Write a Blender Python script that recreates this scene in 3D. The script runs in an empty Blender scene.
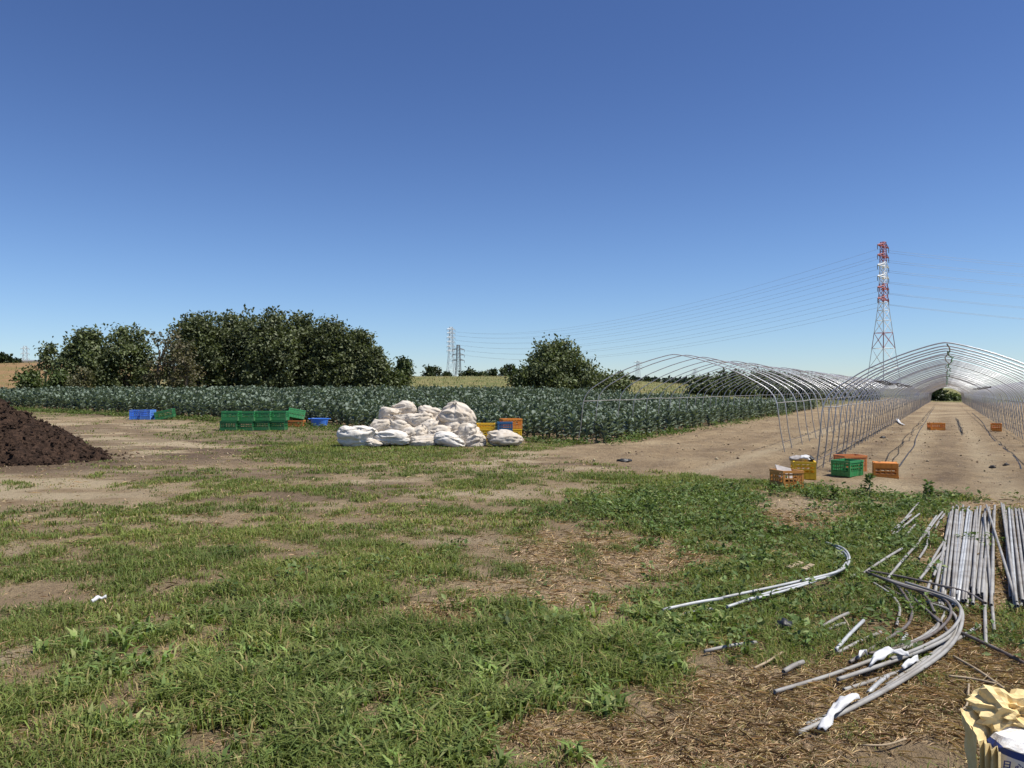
import bpy, math, random
import numpy as np
from mathutils import Vector, Matrix

random.seed(7)
R = np.random.default_rng(11)
S = bpy.context.scene
COL = S.collection
F, HZ, CH = 769.0, 388.0, 1.6            # focal length in pixels, horizon row, eye height
AX = math.radians(29.45)                 # heading of the hoop tunnels
UX, UY = math.sin(AX), math.cos(AX)

# ------------------------------------------------------------------ numeric helpers
def sm(a):
    a = np.clip(a, 0, 1)
    return a * a * (3 - 2 * a)

def _hash(i, j, k):
    n = (i * 374761393 + j * 668265263 + k * 2147483647 + 12345) & 0xffffffff
    n = ((n ^ (n >> 13)) * 1274126177) & 0xffffffff
    n = ((n ^ (n >> 16)) * 2246822519) & 0xffffffff
    return ((n ^ (n >> 15)) & 0xffff) / 65535.0

def noise2(x, y, seed=0):
    x = np.asarray(x, float); y = np.asarray(y, float)
    xi = np.floor(x).astype(np.int64); yi = np.floor(y).astype(np.int64)
    fx = x - xi; fy = y - yi
    fx = fx * fx * (3 - 2 * fx); fy = fy * fy * (3 - 2 * fy)
    a = _hash(xi, yi, seed); b = _hash(xi + 1, yi, seed)
    c = _hash(xi, yi + 1, seed); d = _hash(xi + 1, yi + 1, seed)
    return a + (b - a) * fx + (c - a) * fy + (a - b - c + d) * fx * fy

def fbm2(x, y, seed=0, oct=3):
    t = 0; amp = 1; tot = 0
    for o in range(oct):
        t = t + amp * noise2(np.asarray(x) * 2 ** o, np.asarray(y) * 2 ** o, seed + o * 17); tot += amp; amp *= .5
    return t / tot

def noise3(x, y, z, seed=0):
    x = np.asarray(x, float); y = np.asarray(y, float); z = np.asarray(z, float)
    zi = np.floor(z).astype(np.int64); fz = z - zi; fz = fz * fz * (3 - 2 * fz)
    xi = np.floor(x).astype(np.int64); yi = np.floor(y).astype(np.int64)
    fx = x - xi; fy = y - yi
    fx = fx * fx * (3 - 2 * fx); fy = fy * fy * (3 - 2 * fy)
    def pl(zz):
        s = seed + zz * 31
        a = _hash(xi, yi, s); b = _hash(xi + 1, yi, s); c = _hash(xi, yi + 1, s); d = _hash(xi + 1, yi + 1, s)
        return a + (b - a) * fx + (c - a) * fy + (a - b - c + d) * fx * fy
    return pl(zi) * (1 - fz) + pl(zi + 1) * fz

def st(x, y):
    return x * UX + y * UY, x * UY - y * UX          # along the tunnels, across them

def FRONT(t):
    return 20.9 + .065 * np.clip(-10 - np.asarray(t, float), 0, 60)

def terrain(x, y):
    x = np.asarray(x, float); y = np.asarray(y, float)
    s, t = st(x, y)
    w = -8.5 - t
    near = np.clip(s - 14, 0, 40)
    z = .0215 * near * sm(w / 22) + .01 * np.clip(w - 5, 0, 40) * sm((s - 6) / 14)
    z = z - np.clip(.0052 * np.clip(s - 16, 0, 150), 0, .8) * sm(-w / 8)
    z = z + 4.1 * sm((y - 75) / 42) * sm((-x - 45) / 25) * (1 - sm((y - 150) / 80))
    z = z + 2.6 * sm((y - 68) / 85) * sm((60 - x) / 60) * (1 - sm((y - 200) / 90)) * sm((x + 75) / 25)
    z = z * (1 - sm((y - 260) / 200))
    bump = (fbm2(x * .9, y * .9, 3) - .5) * .05 + (fbm2(x * 4, y * 4, 9, 2) - .5) * .018
    return z + bump * (1 - sm((y - 30) / 20))

def T(x, y):
    return float(terrain(x, y))

def proj(x, y, z):
    return 512 + F * x / y, HZ - F * (z - CH) / y

def gp(px, py):
    """ground point seen at a pixel (first hit of the sight line with the terrain)"""
    k = (px - 512) / F; m = (py - HZ) / F
    Y = np.arange(2.2, 260, .02)
    d = (CH - m * Y) - terrain(k * Y, Y)
    i = np.argmax(d <= 0)
    y = Y[i] if d[i] <= 0 else 200.0
    return Vector((k * y, y, T(k * y, y)))

def at(px, py, y):
    return Vector(((px - 512) / F * y, y, CH - (py - HZ) / F * y))

# ------------------------------------------------------------------ object helpers
def tag(o, label=None, cat=None, group=None, kind=None):
    if label: o['label'] = label
    if cat: o['category'] = cat
    if group: o['group'] = group
    if kind: o['kind'] = kind
    return o

def thing(name, label, cat, loc=(0, 0, 0), rz=0, group=None):
    o = bpy.data.objects.new(name, None); COL.objects.link(o)
    o.location = loc; o.rotation_euler = (0, 0, rz); o.empty_display_size = .1
    return tag(o, label, cat, group)

def link(name, me, mats, parent=None, smooth=False):
    o = bpy.data.objects.new(name, me); COL.objects.link(o)
    for m in (mats if isinstance(mats, (list, tuple)) else [mats]):
        me.materials.append(m)
    if smooth:
        me.polygons.foreach_set('use_smooth', np.ones(len(me.polygons), bool))
    if parent: o.parent = parent
    return o

def mesh_np(name, V, Q, col=None, n=3):
    """V (N,3), Q (M,n) index array -> mesh, optional per-vertex colour"""
    V = np.ascontiguousarray(V, np.float32); Q = np.ascontiguousarray(Q, np.int32)
    me = bpy.data.meshes.new(name)
    me.vertices.add(len(V)); me.vertices.foreach_set('co', V.ravel())
    me.loops.add(Q.size); me.loops.foreach_set('vertex_index', Q.ravel())
    me.polygons.add(len(Q))
    me.polygons.foreach_set('loop_start', np.arange(0, Q.size, n, dtype=np.int32))
    me.polygons.foreach_set('loop_total', np.full(len(Q), n, np.int32))
    if col is not None:
        a = me.color_attributes.new('tint', 'FLOAT_COLOR', 'POINT')
        c = np.ones((len(V), 4), np.float32); c[:, :col.shape[1]] = col
        a.data.foreach_set('color', c.ravel())
    me.update(calc_edges=True); me.validate()
    return me

class MB:
    """collects shapes into one mesh"""
    def __init__(s): s.v = []; s.f = []; s.m = []
    def add(s, v, f, mi=0):
        b = len(s.v); s.v += [tuple(p) for p in v]; s.f += [tuple(i + b for i in q) for q in f]; s.m += [mi] * len(f)
    def box(s, c, d, rz=0, mi=0, M=None):
        x, y, z = d[0] / 2, d[1] / 2, d[2] / 2
        P = [Vector((a * x, b * y, e * z)) for a in (-1, 1) for b in (-1, 1) for e in (-1, 1)]
        if rz: P = [Matrix.Rotation(rz, 3, 'Z') @ p for p in P]
        P = [p + Vector(c) for p in P]
        if M is not None: P = [M @ p for p in P]
        s.add(P, [(0, 1, 3, 2), (4, 6, 7, 5), (0, 4, 5, 1), (2, 3, 7, 6), (0, 2, 6, 4), (1, 5, 7, 3)], mi)
    def tube(s, pts, r, n=6, hollow=False, mi=0, cap=True):
        pts = [Vector(p) for p in pts]
        rs = r if isinstance(r, (list, tuple)) else [r] * len(pts)
        b = len(s.v); N = len(pts); up = None; frames = []
        for i, p in enumerate(pts):
            d = (pts[min(i + 1, N - 1)] - pts[max(i - 1, 0)])
            d = d.normalized() if d.length > 1e-9 else Vector((0, 0, 1))
            if up is None:
                up = Vector((0, 0, 1)) if abs(d.z) < .9 else Vector((1, 0, 0))
            a = up - d * up.dot(d); a.normalize(); c = d.cross(a); up = a
            frames.append((a, c, d))
            for k in range(n):
                t = 2 * math.pi * k / n
                s.v.append(tuple(p + (a * math.cos(t) + c * math.sin(t)) * rs[i]))
        for i in range(N - 1):
            for k in range(n):
                k2 = (k + 1) % n
                s.f.append((b + i * n + k, b + i * n + k2, b + (i + 1) * n + k2, b + (i + 1) * n + k)); s.m.append(mi)
        for e, sgn in ((0, 1), (N - 1, -1)):
            base = b + e * n
            if hollow:
                a, c, d = frames[e]; q = len(s.v)
                for dep in (0, .06):
                    for k in range(n):
                        t = 2 * math.pi * k / n
                        s.v.append(tuple(pts[e] + d * sgn * dep + (a * math.cos(t) + c * math.sin(t)) * rs[e] * .8))
                for k in range(n):
                    k2 = (k + 1) % n
                    A = (base + k, q + k, q + k2, base + k2); B = (q + k, q + n + k, q + n + k2, q + k2)
                    for f in (A, B):
                        s.f.append(f if sgn > 0 else f[::-1]); s.m.append(mi)
                f = tuple(q + n + k for k in range(n)); s.f.append(f[::-1] if sgn > 0 else f); s.m.append(mi)
            elif cap:
                f = tuple(base + k for k in range(n)); s.f.append(f[::-1] if sgn > 0 else f); s.m.append(mi)
    def beam(s, a, b, w, mi=0): s.tube([a, b], w, 4, mi=mi)
    def mesh(s, name):
        me = bpy.data.meshes.new(name); me.from_pydata(s.v, [], s.f)
        if any(s.m): me.polygons.foreach_set('material_index', np.array(s.m, np.int32))
        me.update(); return me
    def build(s, name, mat, parent=None, smooth=False):
        return link(name, s.mesh(name), mat, parent, smooth)

def spline(P, n=10):
    P = [Vector(p) for p in P]
    if len(P) < 3:
        return [P[0].lerp(P[1], i / n) for i in range(n + 1)]
    out = []
    Q = [P[0] * 2 - P[1]] + P + [P[-1] * 2 - P[-2]]
    for i in range(1, len(Q) - 2):
        a, b, c, d = Q[i - 1:i + 3]
        for k in range(n):
            t = k / n
            out.append(.5 * ((2 * b) + (c - a) * t + (2 * a - 5 * b + 4 * c - d) * t * t + (3 * b - a - 3 * c + d) * t ** 3))
    out.append(P[-1]); return out

# ------------------------------------------------------------------ materials
def nodes(name):
    m = bpy.data.materials.new(name); m.use_nodes = True
    nt = m.node_tree; return m, nt, nt.nodes['Principled BSDF'], nt.nodes['Material Output']

def mixrgb(nt, fac, a, b, mode='MIX'):
    n = nt.nodes.new('ShaderNodeMix'); n.data_type = 'RGBA'; n.blend_type = mode
    for s_, v in ((n.inputs[0], fac), (n.inputs[6], a), (n.inputs[7], b)):
        if isinstance(v, (int, float)): s_.default_value = v
        elif isinstance(v, tuple): s_.default_value = (*v, 1)
        else: nt.links.new(v, s_)
    return n.outputs[2]

def nz(nt, scale, detail=4, rough=.6, coord='Object', dist=0):
    tc = nt.nodes.new('ShaderNodeTexCoord'); n = nt.nodes.new('ShaderNodeTexNoise')
    n.inputs['Scale'].default_value = scale; n.inputs['Detail'].default_value = detail
    n.inputs['Roughness'].default_value = rough; n.inputs['Distortion'].default_value = dist
    nt.links.new(tc.outputs[coord], n.inputs['Vector']); return n.outputs['Fac']

def ramp(nt, fac, lo, hi):
    n = nt.nodes.new('ShaderNodeMapRange'); n.inputs[1].default_value = lo; n.inputs[2].default_value = hi
    n.interpolation_type = 'SMOOTHSTEP'
    nt.links.new(fac, n.inputs[0]); return n.outputs[0]

def bump(nt, p, h, strength, dist):
    b = nt.nodes.new('ShaderNodeBump'); b.inputs['Strength'].default_value = strength; b.inputs['Distance'].default_value = dist
    nt.links.new(h, b.inputs['Height']); nt.links.new(b.outputs[0], p.inputs['Normal'])

def simple(name, col, rough=.6, metal=0, var=.25, scale=6, bmp=0, col2=None, bscale=None, spec=.5):
    m, nt, p, o = nodes(name)
    c2 = col2 or tuple(c * (1 - var) for c in col)
    f = ramp(nt, nz(nt, scale, 5, .65), .35, .68)
    nt.links.new(mixrgb(nt, f, col, c2), p.inputs['Base Color'])
    p.inputs['Roughness'].default_value = rough; p.inputs['Metallic'].default_value = metal
    p.inputs['Specular IOR Level'].default_value = spec
    if bmp: bump(nt, p, nz(nt, bscale or scale * 4, 6, .7), .6, bmp)
    return m

def leafmat(name, rough=.5, trans=.3, spec=.35, scale=1.0):
    """colour from the per-leaf 'tint' attribute, some light through the leaf"""
    m, nt, p, o = nodes(name)
    a = nt.nodes.new('ShaderNodeVertexColor'); a.layer_name = 'tint'
    nt.links.new(a.outputs[0], p.inputs['Base Color']); p.inputs['Roughness'].default_value = rough
    p.inputs['Specular IOR Level'].default_value = spec
    t = nt.nodes.new('ShaderNodeBsdfTranslucent')
    nt.links.new(mixrgb(nt, .75, a.outputs[0], (.9, 1.0, .35), 'MULTIPLY'), t.inputs[0])
    mx = nt.nodes.new('ShaderNodeMixShader'); mx.inputs[0].default_value = trans
    nt.links.new(p.outputs[0], mx.inputs[1]); nt.links.new(t.outputs[0], mx.inputs[2]); nt.links.new(mx.outputs[0], o.inputs[0])
    return m

def plastic(name, col):
    m, nt, p, o = nodes(name)
    f = ramp(nt, nz(nt, 5, 5, .7), .5, .75)
    dusty = tuple(c * .6 + d * .25 for c, d in zip(col, (.4, .33, .24)))
    nt.links.new(mixrgb(nt, f, col, dusty), p.inputs['Base Color'])
    p.inputs['Roughness'].default_value = .5
    bump(nt, p, nz(nt, 40, 3), .2, .004)
    return m

def ground_mat():
    m, nt, p, o = nodes('field ground')
    L = nt.links
    a = nt.nodes.new('ShaderNodeVertexColor'); a.layer_name = 'tint'
    b = nt.nodes.new('ShaderNodeVertexColor'); b.layer_name = 'far'
    sa = nt.nodes.new('ShaderNodeSeparateColor'); L.new(a.outputs[0], sa.inputs[0])
    sb = nt.nodes.new('ShaderNodeSeparateColor'); L.new(b.outputs[0], sb.inputs[0])
    n1 = nz(nt, .9, 6, .65); n2 = nz(nt, 9, 6, .7); n3 = nz(nt, 60, 4, .7); n4 = nz(nt, .25, 4, .6)
    soil = mixrgb(nt, ramp(nt, n1, .35, .65), (.350, .262, .155), (.255, .184, .108))
    soil = mixrgb(nt, ramp(nt, n2, .45, .7), soil, (.225, .163, .098))
    soil = mixrgb(nt, ramp(nt, n4, .5, .7), soil, (.40, .31, .19))
    # pebbles and crumbs
    vo = nt.nodes.new('ShaderNodeTexVoronoi'); vo.inputs['Scale'].default_value = 22
    tc = nt.nodes.new('ShaderNodeTexCoord'); L.new(tc.outputs['Object'], vo.inputs['Vector'])
    soil = mixrgb(nt, ramp(nt, vo.outputs['Distance'], .22, .05), soil, (.17, .125, .085))
    straw = mixrgb(nt, ramp(nt, n2, .35, .65), (.50, .375, .24), (.37, .27, .17))
    straw = mixrgb(nt, ramp(nt, n3, .5, .72), straw, (.20, .14, .09))
    under = mixrgb(nt, ramp(nt, n2, .4, .6), (.13, .125, .052), (.23, .18, .105))
    c = mixrgb(nt, sa.outputs[2], soil, straw)
    c = mixrgb(nt, sa.outputs[0], c, under)
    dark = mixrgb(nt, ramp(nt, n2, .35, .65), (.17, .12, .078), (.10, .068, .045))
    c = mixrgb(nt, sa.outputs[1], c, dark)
    levee = mixrgb(nt, ramp(nt, nz(nt, .35, 6, .7), .4, .62), (.27, .165, .085), (.19, .15, .06))
    pale = mixrgb(nt, ramp(nt, nz(nt, .3, 6, .7), .38, .62), (.235, .20, .085), (.115, .135, .045))
    c = mixrgb(nt, sb.outputs[0], c, levee)
    c = mixrgb(nt, sb.outputs[1], c, pale)
    c = mixrgb(nt, sb.outputs[2], c, (.46, .375, .245))
    L.new(c, p.inputs['Base Color']); p.inputs['Roughness'].default_value = .95
    p.inputs['Specular IOR Level'].default_value = .15
    add = nt.nodes.new('ShaderNodeMath'); add.operation = 'ADD'; L.new(n2, add.inputs[0])
    ml = nt.nodes.new('ShaderNodeMath'); ml.operation = 'MULTIPLY'; ml.inputs[1].default_value = .35; L.new(n3, ml.inputs[0]); L.new(ml.outputs[0], add.inputs[1])
    bump(nt, p, add.outputs[0], 1.0, .09)
    return m

M = dict(
    ground=ground_mat(),
    grass=leafmat('grass blades', .6, .38, .15),
    straw=leafmat('dry straw', .8, .1, .2),
    weed=leafmat('weed leaves', .55, .32, .2),
    tree=leafmat('tree leaves', .5, .26, .3),
    broc=leafmat('waxy blue green leaves', .55, .18, .25),
    bark=simple('bark', (.16, .12, .085), .9, 0, .5, 8, .02),
    galv=simple('galvanised hoop pipe', (.62, .63, .64), .38, .75, .25, 14, 0, spec=.5),
    pipe=simple('weathered grey pipe', (.32, .31, .29), .62, .05, .4, 5, .0015, col2=(.22, .20, .175)),
    pipe2=simple('pale zinc pipe', (.48, .49, .49), .5, .15, .3, 5, .001, col2=(.32, .32, .31)),
    pipe3=simple('dark rusted pipe', (.17, .155, .145), .6, .3, .4, 9, .002, col2=(.12, .085, .065)),
    bag=simple('woven white sack', (.60, .54, .46), .85, 0, .1, 4, .012, col2=(.48, .41, .32), bscale=14),
    bagw=simple('clean white sack', (.69, .655, .60), .8, 0, .1, 3, .012, col2=(.60, .55, .47), bscale=14),
    orange=plastic('orange crate plastic', (.70, .25, .028)),
    yellow=plastic('yellow crate plastic', (.80, .50, .02)),
    rust=plastic('faded red orange crate plastic', (.60, .21, .06)),
    brown=plastic('weathered brown orange crate plastic', (.56, .24, .05)),
    green=plastic('green crate plastic', (.035, .24, .075)),
    greend=plastic('dark green crate plastic', (.025, .17, .055)),
    blue=plastic('blue crate plastic', (.06, .22, .75)),
    blued=plastic('dusty blue crate plastic', (.035, .14, .30)),
    card=simple('grey cardboard', (.36, .33, .31), .9, 0, .3, 6),
    rag=simple('white rag', (.60, .60, .60), .85, 0, .12, 20, .004),
    black=simple('black plastic', (.018, .018, .02), .5, 0, .3, 10),
    hose=simple('black hose', (.035, .03, .028), .6, 0, .3, 10),
    stick=simple('dry wood', (.40, .31, .20), .9, 0, .4, 20, .003),
    red=simple('red tower paint', (.40, .085, .07), .5, 0, .2, .3),
    white=simple('white tower paint', (.80, .80, .80), .5, 0, .1, .3),
    steel=simple('tower steel tinted for haze', (.52, .56, .60), .5, .2, .15, .3),  # distance haze painted into the skyline pylons as a paler, bluish tone
    steeld=simple('dark tower steel', (.16, .17, .18), .5, .2, .15, .3),
    wire=simple('overhead cable', (.30, .31, .33), .5, .4, .1, .3),
    kraft=simple('kraft liner paper', (.78, .61, .30), .75, 0, .15, 9, .004, col2=(.68, .49, .21)),
    wall=simple('white painted wall', (.78, .78, .76), .7, 0, .08, .5),
    ink=simple('blue ink', (.02, .045, .20), .6),
    greenrope=simple('green cord', (.10, .22, .13), .8, 0, .3, 10),
)

def galv_mat():
    m, nt, p, o = nodes('galvanised hoop pipe')
    tc = nt.nodes.new('ShaderNodeTexCoord'); sx = nt.nodes.new('ShaderNodeSeparateXYZ'); nt.links.new(tc.outputs['Object'], sx.inputs[0])
    f = ramp(nt, sx.outputs[2], 1.25, .75)
    c = mixrgb(nt, ramp(nt, nz(nt, 9, 4), .35, .65), (.68, .69, .70), (.52, .53, .54))
    nt.links.new(mixrgb(nt, f, c, (.30, .28, .26)), p.inputs['Base Color'])
    q = nt.nodes.new('ShaderNodeMath'); q.operation = 'MULTIPLY_ADD'; q.inputs[1].default_value = -.42; q.inputs[2].default_value = .48; nt.links.new(f, q.inputs[0])
    nt.links.new(q.outputs[0], p.inputs['Metallic']); p.inputs['Roughness'].default_value = .36
    return m
M['galv'] = galv_mat()

# compost
def compost_mat():
    m, nt, p, o = nodes('dark compost')
    f = ramp(nt, nz(nt, 7, 6, .75), .38, .65)
    c = mixrgb(nt, f, (.032, .020, .014), (.095, .057, .038))
    c = mixrgb(nt, ramp(nt, nz(nt, 26, 4, .7), .58, .72), c, (.17, .108, .072))
    nt.links.new(c, p.inputs['Base Color']); p.inputs['Roughness'].default_value = .95; p.inputs['Specular IOR Level'].default_value = .15
    bump(nt, p, nz(nt, 14, 6, .75), 1, .12)
    return m
M['compost'] = compost_mat()

# ------------------------------------------------------------------ where the cover grows
def blob(px, py, cx, cy, rx, ry, soft=.5):
    d = np.sqrt(((px - cx) / rx) ** 2 + ((py - cy) / ry) ** 2)
    return 1 - sm((d - (1 - soft)) / (2 * soft))

BARE = [  # cx, cy, rx, ry, weight (bare earth)
    (80, 431, 115, 12, .85), (135, 452, 140, 17, 1.0), (60, 478, 150, 14, .85), (225, 468, 80, 9, .6), (15, 500, 90, 18, .9), (120, 497, 95, 9, .7),
    (385, 480, 45, 7, .8), (465, 496, 75, 9, .8), (375, 521, 65, 6, .75), (335, 541, 32, 6, .5), (440, 541, 80, 9, .7),
    (480, 585, 60, 12, .5), (10, 550, 18, 10, .8), (100, 566, 26, 5, .7), (40, 600, 85, 14, .35), (135, 621, 40, 6, .7), (5, 652, 30, 16, .7), (30, 690, 40, 10, .3),
    (230, 500, 60, 6, .5), (215, 522, 40, 5, .4), (285, 505, 60, 6, .45), (250, 585, 70, 6, .3), (620, 500, 60, 5, .5), (545, 463, 90, 9, .8),
    (560, 488, 70, 8, .5), (690, 500, 40, 5, .2), (800, 503, 70, 13, .4), (905, 757, 75, 22, 1.0), (850, 503, 60, 8, .25),
    (730, 655, 40, 18, .5), (60, 745, 60, 14, .35)]
STRAW = [
    (600, 556, 85, 22, 1.0), (655, 566, 75, 18, 1.0), (520, 602, 70, 13, .95), (545, 590, 100, 16, .6), (430, 618, 42, 16, .9), (590, 605, 70, 14, .7),
    (735, 685, 60, 24, .9), (640, 745, 130, 28, 1.1), (760, 735, 120, 48, 1.2), (880, 715, 130, 55, 1.2), (985, 690, 80, 70, 1.2), (935, 655, 50, 24, .7),
    (800, 512, 70, 16, .6), (1010, 640, 40, 30, .5), (860, 660, 50, 16, .5), (850, 645, 30, 22, .2), (1008, 560, 22, 60, .6), (720, 640, 30, 7, .3), (330, 655, 40, 12, .25),
    (690, 600, 36, 14, .4), (470, 690, 18, 8, .2), (650, 690, 40, 14, .3), (600, 655, 30, 9, .3)]

CLEAR = [(985, 560, 52, 62, 1.0), (1040, 560, 40, 62, 1.0), (930, 560, 18, 36, .3), (905, 530, 18, 20, .2), (845, 570, 12, 14, .3), (770, 602, 70, 6, .25), (690, 617, 40, 5, .2), (830, 690, 60, 14, .8), (900, 665, 60, 26, .9),
    (935, 605, 50, 10, .6), (905, 612, 14, 20, .3), (955, 625, 16, 22, .7), (990, 640, 14, 18, .4), (840, 650, 26, 8, .35), (730, 652, 36, 6, .5), (880, 585, 30, 6, .3)]

LUSH = [(795, 628, 65, 26, .9), (925, 622, 35, 14, .8), (1005, 640, 35, 20, .8), (670, 640, 60, 45, .5), (860, 560, 60, 40, .6), (770, 570, 90, 24, .3), (700, 510, 140, 18, .3), (790, 482, 60, 7, .9), (240, 434, 100, 8, 1.1), (310, 450, 70, 14, 1.1), (15, 486, 22, 5, .9),
    (500, 470, 60, 8, .35), (380, 455, 120, 8, .6), (150, 480, 60, 4, .4), (870, 733, 50, 10, .7), (480, 575, 50, 12, .5)]

def cover(x, y):
    """grass density, bare earth, straw, dark stain at ground positions"""
    x = np.asarray(x, float); y = np.asarray(y, float)
    yy = np.maximum(y, 1.2)
    px, py = proj(x, yy, 0 * x + np.where(yy > 14, terrain(x, yy), 0))
    s, t = st(x, y)
    wob = (fbm2(x * .8, y * .8, 41) - .5)
    wx = px + wob * 60 * 6 / np.maximum(y, 4); wy = py + (fbm2(x * .9 + 7, y * .9, 51) - .5) * 180 / np.maximum(y, 3)
    bare = 0 * x; straw = 0 * x
    for cx, cy, rx, ry, w in BARE: bare = np.maximum(bare, w * blob(wx, wy, cx, cy, rx, ry, .45))
    for cx, cy, rx, ry, w in STRAW: straw = np.maximum(straw, w * blob(wx, wy, cx, cy, rx, ry, .45))
    # tilled ground of the tunnels: starts along a wavy line, right of the crop
    edge = np.interp(px, [480, 540, 600, 700, 790, 900, 1024, 1400], [444, 452, 464, 476, 484, 494, 502, 530]) + wob * 16
    tun = sm((edge - py) / 5 + .5) * sm((t + 9.2) / .8) * (y > 6)
    bare = np.maximum(bare, tun * 1.3)
    cropin = sm((s - FRONT(t) + .7) / .8) * sm((-8.3 - t) / .6)
    patch = fbm2(x * 1.3, y * 1.3, 71, 3); fine = fbm2(x * 4.5, y * 4.5, 81, 2)
    for cx, cy, rx, ry, w in CLEAR: straw = np.maximum(straw, w * blob(px, py, cx, cy, rx, ry, .35))
    left = sm((300 - px) / 260) * sm((640 - py) / 120)
    green = 0 * x
    for cx, cy, rx, ry, w in LUSH: green = np.maximum(green, w * blob(wx, wy, cx, cy, rx, ry, .5))
    g = .66 + green - .14 * left - bare * 1.05 - straw * 1.0 + (patch - .5) * 2.3 + (fine - .5) * 2.4 + (fbm2(x * 11, y * 11, 91, 2) - .5) * 1.0
    g = np.clip(g, 0, 1) * (1 - cropin)
    g = np.where(tun > .6, 0, g)
    dark = .95 * blob(wx, wy, 195, 451, 135, 13, .6) * sm((fbm2(x * .5, y * .9, 15) - .36) / .16)
    dark = np.maximum(dark, .6 * sm((fbm2(x * .45 + 3, y * .8, 27) - .56) / .1) * (y > 10) * (1 - tun))
    dark = np.maximum(dark, .9 * blob(px, py, 35, 462, 120, 13, .4))
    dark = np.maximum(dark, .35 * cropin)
    rut = .42 * np.exp(-(t / .36) ** 2) + .32 * np.exp(-((t + 1.75) / .3) ** 2) + .30 * np.exp(-((t - 1.6) / .3) ** 2) + .30 * np.exp(-((t + 2.9) / .45) ** 2) + .22 * np.exp(-((t + 5.2) / .5) ** 2)
    dark = np.maximum(dark, tun * np.clip(rut * (.5 + fbm2(s * .5, t * 3, 61)) + .9 * (fbm2(s * 1.1, t * 3.2, 63, 3) - .50), 0, .6))
    return g, np.clip(bare, 0, 1), np.clip(straw + (fine - .55) * .5, 0, 1) * (1 - np.clip(bare, 0, 1)), np.clip(dark, 0, 1), tun

# ------------------------------------------------------------------ ground sheet
def axis(lo, hi, dense_lo, dense_hi, step, grow=1.12):
    mid = list(np.arange(dense_lo, dense_hi + step, step))
    a, d = mid[-1], step
    while a < hi:
        d *= grow; a += d; mid.append(a)
    a, d = mid[0], step; pre = []
    while a > lo:
        d *= grow; a -= d; pre.append(a)
    return np.array(pre[::-1] + mid)

xs = axis(-4000, 4000, -14, 14, .1, 1.07); ys = axis(-300, 6000, 2.4, 30, .1, 1.07)
GX, GY = np.meshgrid(xs, ys)
gz = terrain(GX, GY)
gS, gT = st(GX, GY)
g_, b_, s_, d_, tun_ = cover(GX, GY)
# wheel tracks and beds on the tilled strip
gz = gz + tun_ * ((np.cos(gT * 2 * math.pi / 1.25) * .012) * (1 - sm((gS - 60) / 30)) + (fbm2(GX * 2.2, GY * 2.2, 33) - .5) * .035 + (noise2(GX * 6, GY * 6, 37) - .5) * .03)
V = np.stack([GX, GY, gz], -1).reshape(-1, 3)
nx, ny = len(xs), len(ys)
I = np.arange(nx * ny).reshape(ny, nx)
Qd = np.stack([I[:-1, :-1], I[:-1, 1:], I[1:, 1:], I[1:, :-1]], -1).reshape(-1, 4)
tint = np.stack([np.clip(g_ * .9, 0, 1), d_, s_], -1).reshape(-1, 3)
gm = mesh_np('ground', V, Qd, tint, 4)
levee = sm((GY - 72) / 10) * sm((-GX - 42) / 15)
pale = np.maximum(sm((GY - 58) / 6) * (1 - levee), 0) * (1 - tun_)
pale = np.maximum(pale * sm((-7 - gT) / 3), sm((gS - 139) / 4))
path = np.maximum(tun_ * (.5 * np.exp(-((gT - .75) / .28) ** 2) + .4 * np.exp(-((gT + .75) / .3) ** 2) + .5 * np.exp(-((gT + 4.0) / .3) ** 2)), .0) * (.4 + .9 * fbm2(gS * .35, gT * 2, 8))
path = np.maximum(path, .8 * (1 - d_) * np.clip(b_, 0, 1) * (1 - tun_) * sm((fbm2(GX * .7, GY * 1.5, 19) - .45) / .2))
crest = sm((GY - 140) / 8) * sm((GX + 60) / 20) * (1 - levee) * (1 - sm((GX - 12) / 20)) * .8
fa = gm.color_attributes.new('far', 'FLOAT_COLOR', 'POINT')
c4 = np.ones((nx * ny, 4), np.float32)
c4[:, 0] = levee.ravel(); c4[:, 1] = pale.ravel(); c4[:, 2] = np.clip(np.maximum(path, crest * .5), 0, 1).ravel()
fa.data.foreach_set('color', c4.ravel())
ground = link('ground', gm, M['ground'], smooth=True)
tag(ground, 'dry farmland with grass, straw and bare tan soil', 'ground', kind='structure')

# ------------------------------------------------------------------ scattered blades and leaves
def blades(P, h, w, az, lean, col, bend=.5):
    n = len(P)
    dx, dy = np.cos(az), np.sin(az)
    sx, sy = -dy, dx
    up1 = h * .55 * np.sqrt(np.clip(1 - (lean * .45) ** 2, .05, 1)); o1 = h * .55 * lean * .55
    up2 = up1 + h * .45 * (1 - lean) * .75; o2 = o1 + h * .45 * np.clip(lean + bend * .5, 0, 1.3)
    Vv = np.zeros((n, 5, 3))
    Vv[:, 0] = P - np.stack([sx, sy, 0 * sx], -1) * (w / 2 * .8)[:, None]
    Vv[:, 1] = P + np.stack([sx, sy, 0 * sx], -1) * (w / 2 * .8)[:, None]
    mid = P + np.stack([dx * o1, dy * o1, up1], -1)
    Vv[:, 2] = mid + np.stack([sx, sy, 0 * sx], -1) * (w / 2)[:, None]
    Vv[:, 3] = mid - np.stack([sx, sy, 0 * sx], -1) * (w / 2)[:, None]
    Vv[:, 4] = P + np.stack([dx * o2, dy * o2, up2], -1)
    b = np.arange(n)[:, None] * 5
    tri = np.concatenate([b + np.array([[0, 1, 2]]), b + np.array([[0, 2, 3]]), b + np.array([[3, 2, 4]])], 0)
    return Vv.reshape(-1, 3), tri, np.repeat(col, 5, 0)

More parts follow.
